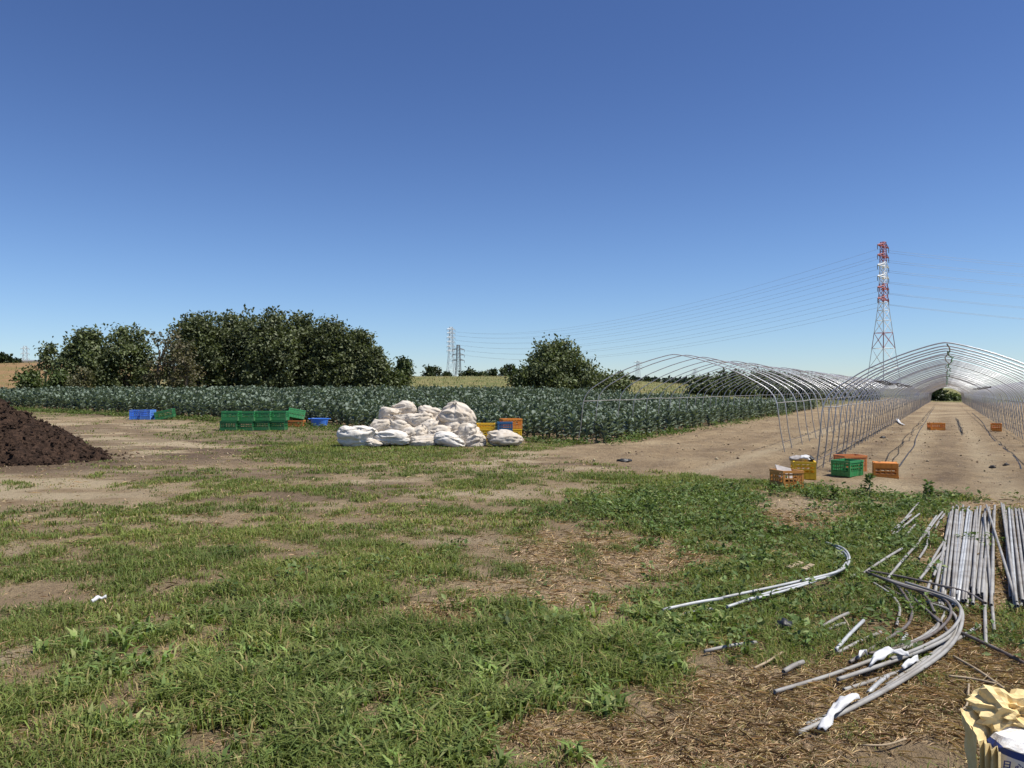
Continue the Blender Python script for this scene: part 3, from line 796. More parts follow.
def tunnel(name, label, tc, W, H, svals, r, wob):
    s0 = svals[0]; ox, oy = s0 * UX + tc * UY, s0 * UY - tc * UX
    root = thing(name, label, 'tunnel frame', (ox, oy, 0), -AX)
    mb = MB(); mb.tube(arch_pts(W, H), r, 6)
    am = mb.mesh('arch'); am.materials.append(M['galv']); am.polygons.foreach_set('use_smooth', np.ones(len(am.polygons), bool))
    P = arch_pts(W, H); extra = MB()
    def gz(s): return T(s * UX + tc * UY, s * UY - tc * UX)
    for i, s in enumerate(svals):
        jx, jz = random.uniform(-wob, wob), random.uniform(-wob, wob)
        if i < 99:
            o = bpy.data.objects.new('arch', am); COL.objects.link(o); o.parent = root
            o.location = (jx, s - s0, gz(s) + jz); o.rotation_euler = (random.uniform(-.01, .01), random.uniform(-.006, .006), random.uniform(-.012, .012))
        else:
            extra.tube([p + Vector((jx, s - s0, gz(s) + jz)) for p in P], r, 5)
    if len(svals) > 99:
        tag(extra.build('arches', M['galv'], root, True), kind='stuff')
    L = svals[-1]
    ss = np.linspace(s0, L, 60)
    for sg in (-1, 1):
        mb = MB(); mb.tube([Vector((sg * W / 2 * .93 + sg * .02, s - s0, gz(s) + 1.22 + .015 * math.sin(s * 1.7))) for s in ss], r * .95, 5)
        mb.build('side_rail', M['pipe'], root, True)
        if sg < 0 and tc < -3: continue
        mb = MB(); mb.tube([Vector((sg * W / 2 * .985, s - s0, gz(s) + .22)) for s in ss], r * .7, 5)
        mb.build('ground_rail', M['pipe3'], root, True)
    return root, gz, s0

s1 = [15.6 + i * 1.02 for i in range(122)]
t1, gz1, s10 = tunnel('hoop_tunnel', 'long uncovered hoop tunnel frame on the right, walked into through its open near end', 0, 4.34, 2.40, s1, .0128, .012)
mb = MB(); ss = np.linspace(15.6, s1[-1], 150)
mb.tube([Vector((.05 * math.sin(s * .8) * math.exp(-(s - 15) / 40) + .02, s - s10, gz1(s) + 2.36)) for s in ss], .013, 5); mb.build('ridge_pipe', M['pipe'], t1, True)
mb = MB()
mb.tube([Vector((.03 + .10 * (math.sin(s * .7) * .5 + .5) * (1 if s < 40 else .4) + .03 * math.sin(s * 2.1), s - s10, gz1(s) + 2.29 - .05 * math.sin(s * 1.3) ** 2)) for s in np.linspace(15.8, 90, 160)], .012, 5)
mb.build('ridge_cord', M['greenrope'], t1, True)
for sg, sa, sb, hh in ((-1, 19, 41, 1.80), (1, 32, 54, 1.74)):
    mb = MB()
    for k in range(3):
        mb.tube([Vector((sg * (1.38 + .03 * k + .012 * math.sin(s * 1.1 + k * 2)), s - s10, gz1(s) + hh - .02 * k + .02 * math.sin(s * .9 + k))) for s in np.linspace(sa + k * .9, sb - 1.3 * k, 16)], .016, 5)
    mb.build('net_roll', M['hose'], t1, True)

s2 = [20.4, 21.5, 23.3, 24.6, 25.9, 27.3, 28.6]
while s2[-1] < 140: s2.append(s2[-1] + 1.12)
t2, gz2, s20 = tunnel('hoop_tunnel', 'uncovered hoop tunnel frame beside the crop, its wide spaced first arches dark against the sky', -6.45, 5.75, 2.52, s2, .0125, .03)
mb = MB(); ss = np.linspace(24, s2[-1], 120)
mb.tube([Vector((0, s - s20, gz2(s) + 2.47)) for s in ss], .015, 5); mb.build('ridge_pipe', M['pipe'], t2, True)
s3 = [40 + i * 1.05 for i in range(92)]
tunnel('hoop_tunnel', 'third uncovered hoop tunnel frame, partly hidden beyond the right wall of the walked-in one', 5.7, 4.5, 2.45, s3, .0128, .012)

def axp(s, t, dz=0):
    x, y = s * UX + t * UY, s * UY - t * UX
    return Vector((x, y, T(x, y) + dz))

def hose(label, P):
    mb = MB(); mb.tube([p + Vector((0, 0, .008)) for p in spline(P, 10)], .015, 6)
    tag(mb.build('hose', M['hose'], None, True), label, 'hose')
hose('black hose winding up the left side of the right tunnel from the orange crate', [gp(899, 467), gp(903, 461), gp(908, 454), gp(914, 446), gp(916, 438), gp(921, 428), gp(926, 421), gp(931, 412), gp(938, 404)])
hose('black hose along the right side of the right tunnel', [gp(1021, 470), gp(1019, 464), gp(1014, 457), gp(1003, 448), gp(991, 437), gp(986, 429), gp(981, 421), gp(972, 413)])

# ------------------------------------------------------------------ crates
def crate(name_label, mat, loc, rz, dims=(.52, .365, .30), flip=False, tilt=None, group=None, name='harvest_crate', cat='crate', mat2=None):
    lx, ly, h = dims
    root = thing(name, name_label, cat, loc, rz, group)
    if tilt: root.rotation_euler = (tilt[0], tilt[1], rz)
    def zz(z): return h - z if flip else z
    mb = MB(); mb.box((0, 0, zz(.012)), (lx - .05, ly - .05, .02))
    for i in range(5):
        mb.box((0, (i - 2) * (ly - .08) / 5, zz(.026)), (lx - .06, .016, .008))
    mb.build('base', mat, root)
    for ax, L, o in ((0, lx, ly / 2), (0, lx, -ly / 2), (1, ly, lx / 2), (1, ly, -lx / 2)):
        mb = MB(); n = 6 if L > .42 else 4
        def put(u, z, du, dz, th):
            q = o - math.copysign(th / 2 + .002, o)
            c = (u, q, zz(z)) if ax == 0 else (q, u, zz(z)); d = (du, th, dz) if ax == 0 else (th, du, dz)
            mb.box(c, d)
        Li = L - .05
        put(0, h * .11, Li, h * .16, .016); put(0, h * .36, Li, h * .075, .0135); put(0, h * .56, Li, h * .075, .0135)
        put(0, h * .78, Li, h * .10, .016)
        for i in range(n + 1):
            put(-Li / 2 + Li * i / n, h * .46, .014, h * .80, .0185)
        # hand hold bar in the end walls, mesh backing in the lower half
        put(0, h * .285, Li * .97, h * .19, .005)
        mb.build('side_panel', mat2 or mat, root)
    mb = MB()
    for sx in (-1, 1):
        for sy in (-1, 1):
            mb.box((sx * (lx / 2 - .016), sy * (ly / 2 - .016), zz(h * .45)), (.034, .034, h * .9))
    t = .026
    for sx in (-1, 1):
        mb.box((0, sx * (ly / 2 - t / 2 + .006), zz(h - .02)), (lx + .012, t, .040))
        mb.box((sx * (lx / 2 - t / 2 + .006), 0, zz(h - .02)), (t, ly - t * 2 + .012, .0398))
    mb.build('rim', mat, root)
    return root

def up(p, dz=0): return (p.x, p.y, p.z + dz)
# by the tunnel mouth
p = gp(786.5, 488); crate('weathered brownish orange crate holding a grey cardboard sheet, in front of the yellow crate', M['brown'], up(p), math.radians(90 + 8), (.45, .34, .29), tilt=(0, .03))
cb = MB(); cb.box((0, 0, 0), (.27, .012, .30)); o = cb.build('cardboard_sheet', M['card']); o.location = (p.x - .02, p.y + .02, p.z + .24); o.rotation_euler = (-.95, .25, .1)
tag(o, 'grey cardboard sheet leaning in the weathered brownish orange crate', 'cardboard')
p = gp(803, 478); crate('bright yellow crate stuffed with rags by the tunnel mouth', M['yellow'], up(p), math.radians(90 - 14), (.52, .37, .31))
def crumple(name, label, cat, loc, size, mat, seed, sub=3, rough=.35, rot=(0, 0, 0), freq=2.2, ridge=0):
    import bmesh
    bm = bmesh.new(); bmesh.ops.create_icosphere(bm, subdivisions=sub, radius=1)
    v = np.array([q.co for q in bm.verts])
    d = 1 + rough * (noise3(v[:, 0] * freq + 9, v[:, 1] * freq, v[:, 2] * freq, seed) - .5) * 2 + rough * .5 * (noise3(v[:, 0] * freq * 2.3, v[:, 1] * freq * 2.3, v[:, 2] * freq * 2.3 + 5, seed + 3) - .5) * 2
    if ridge: d = d - ridge * (np.abs(noise3(v[:, 0] * 3, v[:, 1] * 3 + seed, v[:, 2] * 3, seed + 8) - .5) + .6 * np.abs(noise3(v[:, 0] * 7, v[:, 1] * 7, v[:, 2] * 7 + seed, seed + 9) - .5) - .3)
    for q, k in zip(bm.verts, d): q.co = q.co * float(k); q.co.x *= size[0]; q.co.y *= size[1]; q.co.z *= size[2]
    me = bpy.data.meshes.new(name); bm.to_mesh(me); bm.free()
    o = link(name, me, mat, None, not ridge); o.location = loc; o.rotation_euler = rot
    return tag(o, label, cat)
crumple('rag', 'white crumpled rag lying on top of the bright yellow crate', 'rag', (p.x + .02, p.y - .03, p.z + .36), (.09, .09, .05), M['rag'], 5)
crumple('rag', 'dark crumpled rag lying on top of the bright yellow crate', 'rag', (p.x - .1, p.y + .05, p.z + .34), (.13, .1, .055), M['card'], 6)
crumple('rag', 'black scrap at the back of the bright yellow crate', 'scrap', (p.x + .13, p.y + .05, p.z + .335), (.08, .1, .05), M['black'], 7)
p = gp(847, 475.5); crate('green open crate set cornerwise beside the tunnel wall', M['green'], up(p), math.radians(38), (.47, .36, .285))
p = gp(850, 471); crate('faded red orange crate half hidden behind the green cornerwise crate', M['rust'], up(p), math.radians(12), (.48, .34, .31))
p = gp(885, 477); crate('orange crate turned upside down at the mouth of the right tunnel', M['orange'], up(p), math.radians(-22), (.40, .37, .265), flip=True)
p = gp(936, 430); crate('orange crate in the middle of the right tunnel floor', M['orange'], up(p), math.radians(-6), (.55, .36, .29))
p = gp(996, 431); crate('orange crate by the right wall inside the right tunnel', M['orange'], up(p), math.radians(60), (.52, .36, .30))
# by the field, left
p = gp(137.5, 419.5); crate('deep blue crate at the field edge, left of a paler blue one', M['blue'], up(p), .1, (.50, .40, .40))
q = p + Vector((.50, -.12, 0)); crate('paler blue crate between the deep blue one and the tipped green one', plastic('pale blue crate plastic', (.13, .32, .82)), (q.x, q.y, T(q.x, q.y)), -.15, (.46, .40, .41))
q = p + Vector((1.2, 0, 0)); crate('green crate tipped on its side next to the pair of blue ones', M['greend'], (q.x, q.y, T(q.x, q.y) + .02), .2, (.72, .5, .36), tilt=(0, -.22))
# long green stack
p0 = gp(231, 430.5); p1 = gp(279, 430); nst = 4
gl = 'green harvest crate in the long two-high stack'
for i in range(nst):
    q = p0.lerp(p1, i / (nst - 1)); zq = T(q.x, q.y)
    ends = {0: ('left end', 0), nst - 1: ('right end', 0)}
    for lv in range(2):
        if i in ends: lab = '%s green crate at the %s of the long stack' % ('bottom' if lv == 0 else 'top', ends[i][0]); grp = None
        else: lab = '%s-row green crate in the middle of the long stack' % ('bottom' if lv == 0 else 'top'); grp = '%s green crates in the middle of the long stack' % ('bottom' if lv == 0 else 'top')
        crate(lab, M['green'] if lv else M['greend'], (q.x + (.02 if lv else -.03), q.y + random.uniform(-.02, .02), zq + lv * .335), .02 + random.uniform(-.02, .02), (.56, .42, .33), group=grp)
p = gp(296, 426.5); crate('orange brown crate low in the grass right of the long green stack', M['rust'], up(p), .05, (.62, .40, .23))
crate('green crate tipped up on the orange brown crate', M['green'], (p.x - .03, p.y + .05, p.z + .27), .25, (.6, .42, .34), tilt=(-.25, .20))
# blue tub
p = gp(319.5, 427)
tub = thing('blue_tub', 'round blue tub on the grass left of the white sacks', 'tub', p)
mb = MB(); n = 28; prof = [(0.0, .02), (.245, .02), (.255, .0), (.275, .06), (.28, .12), (.31, .29), (.325, .30), (.325, .325), (.30, .325), (.28, .28), (.24, .05), (.0, .045)]
vv = [(r * 1.05 * math.cos(2 * math.pi * k / n), r * .85 * math.sin(2 * math.pi * k / n), z) for r, z in prof for k in range(n)]
ff = [(i * n + k, i * n + (k + 1) % n, (i + 1) * n + (k + 1) % n, (i + 1) * n + k) for i in range(len(prof) - 1) for k in range(n)]
mb.add(vv, ff); mb.build('tub_body', M['blue'], tub)
for sg in (-1, 1):
    mb = MB(); mb.tube(spline([(sg * .33, -.09, .29), (sg * .40, -.06, .31), (sg * .40, .06, .31), (sg * .33, .09, .29)], 4), .012, 6); mb.build('handle', M['blue'], tub, True)
# crates behind the single sack
p = gp(485, 443) + Vector((0, .75, 0)); crate('yellow crate tucked against the right side of the sack heap', M['yellow'], up(p), .12, (.54, .37, .37), mat2=M['yellow'])
crate('second yellow crate topping the one beside the sack heap', M['yellow'], up(p, .375), .05, (.54, .37, .16))
p = gp(509, 443) + Vector((.05, 1.0, 0)); crate('yellow crate under the orange one behind the single sack', M['yellow'], up(p), .25, (.58, .42, .36))
crate('orange and yellow crate on top of the stack behind the single sack', M['orange'], up(p, .365), .27, (.60, .43, .30), mat2=M['orange'])
q = p + Vector((-.17, -.5, 0)); crate('dusty blue crate in front of the yellow and orange stack', M['blued'], (q.x, q.y, T(q.x, q.y) + .30), .02, (.44, .34, .29))
crate('dark crate carrying the dusty blue one behind the single sack', M['brown'], (q.x, q.y, T(q.x, q.y)), .03, (.44, .34, .29))

# ------------------------------------------------------------------ sacks
import bmesh
def sack(label, box, Y, mat, seed, group=None, rot=0, flat=1.0):
    x0, y0, x1, y1 = box
    c = at((x0 + x1) / 2, (y0 + y1) / 2, Y); w = (x1 - x0) / F * Y / 2; h = (y1 - y0) / F * Y / 2
    dp = min(max(w * .8, .26), .45)
    bm = bmesh.new(); bmesh.ops.create_icosphere(bm, subdivisions=5, radius=1)
    v = np.array([q.co for q in bm.verts]); n = v.copy()
    v = np.sign(v) * np.abs(v) ** .94
    warp = noise3(n[:, 0] * 1.1 + seed, n[:, 1] * 1.1, n[:, 2] * 1.1, seed + 21) * 1.4
    lo = noise3(n[:, 0] * 1.0 + seed, n[:, 1] * 1.0, n[:, 2] * 1.0, seed) - .5
    fold = np.abs(noise3(n[:, 0] * 1.5 + warp, n[:, 1] * 1.5 + seed, n[:, 2] * 3.2 + warp, seed + 5) - .5)
    crease = np.abs(noise3(n[:, 0] * 3.2 + warp * 2, n[:, 1] * 3.2 + seed, n[:, 2] * 5 - warp, seed + 9) - .5)
    k = 1 + .75 * lo - 1.3 * (.10 - fold).clip(0) - 1.1 * (.07 - crease).clip(0) + .05 * (noise3(n[:, 0] * 9, n[:, 1] * 9 + seed, n[:, 2] * 9, seed + 2) - .5)
    v = v * k[:, None]
    v[:, 2] -= .22 * lo * v[:, 0]
    v = v / np.abs(v).max(0)
    # gathered neck at one end
    nd = np.array([math.cos(seed * 1.7), -.35, .25 + .5 * abs(math.sin(seed * 2.3))]); nd /= np.linalg.norm(nd)
    dt = n @ nd; nk = sm((dt - .86) / .14)
    ax_ = v @ nd
    v = v + (nd[None] * ax_[:, None] - v) * (.72 * sm((dt - .86) / .09) * (1 - .6 * sm((dt - .96) / .04)))[:, None] + nd[None] * (.20 * nk)[:, None]
    v[:, :2] *= (1 + .10 * np.cos(np.arctan2(n[:, 2], n[:, 1]) * 9 + seed) * sm((dt - .45) / .4) * (1 - nk))[:, None]
    sag = np.where(v[:, 2] < 0, np.maximum(v[:, 2], -.82), v[:, 2]); v[:, 2] = sag * (2 / (1.82)) + (.09)
    ca, sa = math.cos(rot), math.sin(rot)
    X = v[:, 0] * w * 1.22; Z = v[:, 2] * h * 1.10; Yv = v[:, 1] * dp
    X, Z = X * ca - Z * sa, X * sa + Z * ca
    for q, a, b, e in zip(bm.verts, X, Yv, Z): q.co = (float(a), float(b), float(e))
    me = bpy.data.meshes.new('white_sack'); bm.to_mesh(me); bm.free()
    o = link('white_sack', me, mat, None, True); o.location = c
    return tag(o, label, 'sack', group)
GS = 'bulging sacks inside the heap'
LS = 'dirty white bulging sack in the middle of the heap'
B, Wt = M['bag'], M['bagw']
yb = gp(400, 447).y
for lab, box, dy, mt, rot in [
    ('big clean white sack lying at the left end of the heap', (337, 424, 375, 448), .1, Wt, 0),
    ('cream sack resting against the big clean white one', (368, 418, 391, 436), .55, B, .25),
    ('round sack high on the left shoulder of the heap', (380, 406, 398, 428), .95, B, -.2),
    ('topmost pale sack crowning the heap', (394, 403, 419, 421), 1.15, B, .1),
    (LS, (389, 420, 412, 439), .5, B, -.2),
    ('flat wrinkled white sack in front at the foot of the heap', (376, 432, 413, 448), .05, Wt, -.05),
    ('long drooping sack just below the topmost one', (404, 413, 431, 428), .75, B, .2),
    ('dark shaded round sack in the middle of the heap', (410, 424, 430, 443), .35, B, .5),
    (LS, (415, 408, 440, 425), 1.0, B, -.2), (LS, (420, 421, 442, 440), .55, B, .45), (LS, (424, 408, 446, 424), 1.05, B, -.35),
    ('big fluffy sack high on the right shoulder of the heap', (441, 406, 473, 434), .8, B, -.15),
    (LS, (428, 427, 454, 442), .4, B, .1), (LS, (411, 437, 438, 448), .1, B, .05),
    ('crumpled white sack in front, right of the heap middle', (434, 434, 463, 449), .05, Wt, -.25),
    ('sack slumped at the right end of the heap', (459, 424, 484, 449), .25, B, .6),
    (LS, (451, 428, 478, 446), .45, B, -.1), (LS, (400, 429, 421, 445), .3, B, .3), (LS, (444, 420, 463, 438), .6, B, .4), (LS, (383, 424, 402, 439), .6, B, -.3), (LS, (466, 436, 486, 449), .1, B, .2), (LS, (399, 418, 418, 432), .85, B, .2), (LS, (432, 416, 452, 432), .9, B, .3),
    ('small limp sack squeezed between the two front sacks', (367, 440, 382, 448), -.05, B, 0),
    ('single squat sack apart from the heap in front of the crates', (488, 432, 520, 449), .1, B, 0)]:
    sack(lab, box, yb + dy, mt, int(box[0] * 7 + box[1]) % 97, GS if lab == LS else None, rot)
for k, (px, py) in enumerate([(395, 436), (420, 434), (446, 436), (464, 438), (408, 424), (434, 424)]):
    sack('sack buried in the core of the white heap', (px - 18, py - 9, px + 18, py + 11), yb + .95 + .1 * (k % 2), B, 60 + k, 'sacks filling the core of the heap')

# ------------------------------------------------------------------ pipes on the ground
def pipe(name, P, r, mat, label, group=None, cat='pipe', z=.02, hollow=True, n=8):
    mb = MB(); mb.tube(P, r * (.72 if name == 'bent_pipe' else .84), n, hollow=hollow)
    return tag(mb.build(name, mat, None, True), label, cat, group)
def gpz(px, py, z=.02):
    p = gp(px, py); return Vector((p.x, p.y, p.z + z))
def straight(a, b, label, group=None, mat=None, r=.0135, za=.02, zb=.02):
    A, Bv = gpz(*a, za), gpz(*b, zb)
    pts = [A.lerp(Bv, i / 6) + Vector((0, 0, .006 * math.sin(math.pi * i / 6))) for i in range(7)]
    return pipe('steel_pipe', pts, r, mat or M['pipe'], label, group)
GP = 'pipes in the wide row'
LP = 'straight grey steel pipe lying in the wide parallel row'
rp = random.Random(5)
row = []
for i in range(34): row.append((948.5 + i * 1.4 + rp.uniform(-1.5, 1.5), 511 + rp.uniform(-3, 5), 936 + i * 1.68 + rp.uniform(-4, 4), 603 + rp.uniform(-12, 10), i))
for i in range(20): row.append((1002.5 + i * 1.8 + rp.uniform(-1.5, 1.5), 509 + rp.uniform(-3, 5), 1010 + i * 2.15 + rp.uniform(-4, 4), 604 + rp.uniform(-12, 14), i))
for i, (xa, ya, xb, yb_, k) in enumerate(row):
    lv = i % 2; z = .016 + lv * .026 + rp.uniform(0, .008)
    straight((xa, ya), (xb, yb_), LP, GP, M['pipe'] if rp.random() < .85 else M['pipe2'], .0150, z, z + rp.uniform(0, .008))
straight((1001, 509), (1016, 614), 'pipe slanting across the top of the row beside the bare gap', None, M['pipe'], .0135, .075, .085)
straight((986, 512), (1017, 617), 'longer pipe crossing the row at a slant and sticking out below it', None, M['pipe'], .0135, .09, .075)
straight((984, 520), (993.5, 635), 'long pipe reaching far out below the row towards the viewer', None, M['pipe'], .0135, .08, .03)
straight((983, 565), (985, 649), 'pipe with its cut end farthest below the row', None, M['pipe'], .0135, .05, .03)
GW = 'loose pipes half sunk in the weeds left of the row'; LW = 'loose grey pipe half sunk in the weeds left of the row'
for a, b in [((918.5, 506), (892, 539)), ((919, 518), (894, 539)), ((911, 519), (890.5, 536)), ((915, 529), (905, 541)), ((942, 516), (922, 542.5)), ((944, 518), (934.6, 532)),
             ((945, 544), (925, 577)), ((946, 553), (919, 585)), ((941, 563), (933, 581.5)), ((930, 587), (926, 598.5)), ((936, 520), (915, 552)), ((951, 520), (944, 548))]:
    straight(a, b, LW, GW, M['pipe'], .0135, .05, .045)
straight((901.5, 555), (863, 579), 'grey pipe poking left out of the weeds above the dark knot of bent pipes', None, M['pipe'], .0135, .06, .05)
straight((914, 553.5), (887, 585), 'grey pipe running down into the dark knot of bent pipes', None, M['pipe'], .0135, .06, .05)
def bent(P, label, mat=None, r=.0145, z=.03, group=None, zz=None):
    pts = [gpz(*p, (zz[i] if zz else z)) for i, p in enumerate(P)]
    return pipe('bent_pipe', spline(pts, 10), r, mat or M['pipe'], label, group, cat='bent pipe')
bent([(928.6, 537), (926, 552), (918.5, 565)], 'short slightly bent pipe standing in the weeds left of the row', z=.06)
# big bows in front
bent([(797, 737), (854, 712), (907, 685), (947, 657), (961, 633), (957, 614), (931, 601), (891, 588), (868, 579)], 'outermost bent pipe of the bow bundle, white rag tied on its near end', M['pipe'], .0165, zz=[.02, .03, .04, .05, .06, .07, .06, .05, .05])
bent([(805, 728), (860, 706), (907, 680), (944, 654), (957, 633), (950, 617), (925, 606)], 'bent pipe lying just inside the outermost bow', M['pipe'], .0155, zz=[.01, .02, .03, .04, .04, .04, .03])
bent([(774, 698), (830, 681), (880, 664), (915, 650), (934, 635.6), (938, 628)], 'longest nearly straight bent pipe, left of the bow bundle', M['pipe'], .0155, zz=[.035, .03, .04, .04, .03, .03])
bent([(837, 690), (880, 676), (915, 663), (945, 647), (953, 635)], 'bent pipe with its open cut end under the white knotted rag', M['pipe'], .0155, zz=[.055, .06, .06, .05, .05])
bent([(856, 679), (895, 666), (930, 652), (951, 638), (956, 628)], 'bent pipe passing under the white knotted rag', M['pipe'], .015, zz=[.03, .03, .03, .03, .03])
bent([(843, 694), (868, 686), (905, 672), (935, 655), (950, 640)], 'darker bent pipe below the one with the open cut end', M['pipe'], .0145, zz=[.02, .02, .02, .02, .02])
bent([(849, 668), (880, 648), (904, 632), (911, 621), (910, 611), (896, 591), (880, 583)], 'dark bent pipe bowing through the weeds left of the bundle', M['pipe3'], .0145, zz=[.03, .03, .03, .03, .04, .05, .05])
bent([(905, 596), (922, 612), (940, 629)], 'dark straight-ended pipe inside the curve of the outermost bow', M['pipe3'], .0135, z=.04)
bent([(929, 605), (945, 612), (958, 624)], 'thin dark pipe hugging the inside of the bow top', M['pipe3'], .0135, z=.03)
bent([(868, 578), (900, 584), (935, 592), (965, 600), (985, 612)], 'black pipe crossing from the dark knot towards the foot of the row', M['pipe3'], .0135, z=.06)
bent([(866, 581), (885, 589), (905, 597), (928, 603)], 'short black pipe in the dark knot of bent pipes', M['pipe3'], .0145, z=.075)
straight((979, 630), (885, 688), 'straight pipe passing crosswise under the bow bundle', None, M['pipe'], .0135, .03, .01)
straight((887, 680.5), (867.6, 697), 'short pale pipe end below the white knotted rag', None, M['pipe2'], .0145, .02, .02)
straight((961.5, 641), (1040, 676), 'dark brown pipe running right from the bow bundle', None, M['pipe3'], .013, .05, .02)
straight((906, 637), (894, 659), 'short pale pipe between the dark bow and the long bent pipe', None, M['pipe2'], .013, .02, .02)
straight((847.6, 618.7), (822, 631.5), 'upper of two short pipes at the weed edge', None, M['pipe'], .0135, .035, .03)
straight((845, 626), (828, 633), 'lower of two short pipes at the weed edge', None, M['pipe'], .0135, .02, .02)
straight((863, 630), (835, 656), 'grey pipe tilted up out of the weeds, lighter of a pair', None, M['pipe2'], .0135, .06, .03)
straight((880, 636.7), (837, 657), 'grey pipe under the lighter tilted one', None, M['pipe'], .0135, .03, .02)
straight((802.5, 669), (783, 678), 'stub of grey pipe poking out of the weeds above the longest bent pipe', None, M['pipe'], .016, .04, .03)
straight((756, 646.3), (704, 656), 'short straight pipe lying alone on the straw', None, M['pipe'], .0125, .025, .03)
straight((698, 627), (683, 631), 'very short pipe stub beside the bright bent pipes', None, M['pipe2'], .011, .02, .02)
for k, (P, zq) in enumerate([([(876, 652), (905, 648), (930, 634), (944, 616), (940, 604)], .02), ([(868, 662), (900, 655), (933, 641), (950, 622), (944, 607), (920, 598)], .05), ([(890, 672), (925, 658), (949, 643), (960, 626), (955, 612), (935, 602), (905, 592)], .075),
                                  ([(880, 584), (905, 592), (925, 604), (934, 620)], .055), ([(872, 586), (890, 598), (899, 612), (896, 630)], .03), ([(884, 590), (912, 606), (936, 622), (950, 640)], .03)]):
    bent(P, 'weathered bent pipe tangled in the middle of the bow heap', M['pipe'] if k % 2 == 0 else M['pipe3'], .0135, z=zq, group='bent pipes tangled inside the bow heap')
# bright bows on the left
bent([(826, 548.6), (843, 557), (849, 570), (838, 582), (790, 594.8), (721.6, 610)], 'bright bent pipe with its straight end reaching farthest up, upper of the bright bows', M['pipe2'], .0145, zz=[.06, .08, .09, .09, .09, .09])
bent([(830, 550), (845, 561), (846, 572), (828, 586), (775, 601), (727, 618.4)], 'bright bent pipe, lower of the bright bows', M['pipe2'], .0145, zz=[.05, .07, .08, .08, .08, .08])
bent([(838, 557), (847, 566), (841, 579), (800, 595), (726, 615)], 'bright bent pipe squeezed between the upper and lower bright bows', M['pipe2'], .0135, zz=[.05, .06, .07, .07, .06])
straight((722, 611), (662, 621.5), 'bright pipe continuing left from the bright bows', None, M['pipe2'], .0135, .09, .08)
straight((715, 614), (664, 623.5), 'second bright pipe continuing left, below the other', None, M['pipe2'], .012, .04, .03)
straight((851, 581), (856, 578.5), 'tiny bright pipe stub behind the curve of the bright bows', None, M['pipe2'], .0145, .03, .03)
for a, b, lab in [((788, 573), (801, 568), 'pale weathered wood strip in the weeds, left of two'), ((803, 575), (812, 570.5), 'pale weathered wood strip in the weeds, right of two')]:
    A, Bv = gpz(*a, .05), gpz(*b, .05); mb = MB(); d = (Bv - A); mb.box((0, 0, 0), (d.length, .045, .012), 0)
    o = mb.build('wood_strip', M['stick']); o.location = (A + Bv) / 2; o.rotation_euler = (.1, 0, math.atan2(d.y, d.x)); tag(o, lab, 'wood strip')

# rags tied to the bows
def ribbon(name, label, P, widths, mat, seed, cat='rag'):
    pts = spline(P, 6); n = len(pts); m = 7; widths = [w * .55 for w in widths]; rr = random.Random(seed); V_, F_ = [], []
    for i, p in enumerate(pts):
        d = (pts[min(i + 1, n - 1)] - pts[max(i - 1, 0)]).normalized(); sd = d.cross(Vector((0, 0, 1))).normalized()
        w = np.interp(i / (n - 1), np.linspace(0, 1, len(widths)), widths)
        for j in range(m):
            u = j / (m - 1) * 2 - 1
            V_.append(p + sd * u * w * (1 + .05 * rr.uniform(-1, 1)) + Vector((0, 0, .016 * (1 - u * u) + .030 * (float(noise2(i * .35 + seed * 3, u * 1.6 + 9, seed)) - .5))))
    for i in range(n - 1):
        for j in range(m - 1): F_.append((i * m + j, i * m + j + 1, (i + 1) * m + j + 1, (i + 1) * m + j))
    me = bpy.data.meshes.new(name); me.from_pydata(V_, [], F_); me.update()
    o = link(name, me, mat, None, True)
    md = o.modifiers.new('thick', 'SOLIDIFY'); md.thickness = .004
    return tag(o, label, cat)
ribbon('white_rag', 'white rag wrapped round the near end of the outermost bow', [gpz(855, 706, .055), gpz(846, 712, .06), gpz(838, 720, .06), gpz(830, 727, .055), gpz(826, 730, .04), gpz(821, 736, .025)], [.045, .065, .05, .03, .05, .035], M['rag'], 3)
ribbon('white_rag', 'white knotted rag draped over the middle of the bow bundle', [gpz(869, 680, .08), gpz(878, 674, .095), gpz(888, 669, .10), gpz(897, 670, .095), gpz(906, 670, .09)], [.012, .055, .06, .03, .05], M['rag'], 4)
ribbon('white_rag', 'small white loop of rag beside the longest bent pipe', [gpz(858, 668, .05), gpz(862, 663, .07), gpz(866, 665, .06)], [.012, .025, .015], M['rag'], 5)
ribbon('white_rag', 'white strip of rag under the outermost bow', [gpz(902, 677, .05), gpz(910, 672, .055), gpz(917, 667, .05)], [.018, .03, .012], M['rag'], 6)

# sticks
for P, r, lab in [([(953, 662), (978, 676), (1002, 694)], .010, 'pale dry stick pointing at the torn paper sack, upper of two'), ([(948, 682), (970, 684), (995, 690)], .008, 'pale dry stick reaching the torn paper sack, lower of two'),
                  ([(968, 690), (966, 710), (958, 716)], .006, 'thin upright dry stalk left of the torn paper sack'), ([(843, 622), (848, 630), (849, 640)], .007, 'pale dry twig hooked over the short pipes'),
                  ([(782, 657), (768, 666), (754, 674)], .009, 'pale dry stick lying below the alone short pipe'), ([(905, 745), (885, 752), (862, 753)], .006, 'dark twig on the bare soil at the bottom'), ([(60, 678), (75, 672), (92, 676)], .005, 'bent dry stalk in the grass at lower left')]:
    pipe('dry_stick', spline([gpz(*p, .03) for p in P], 6), r, M['stick'], lab, cat='stick', hollow=False, n=6)

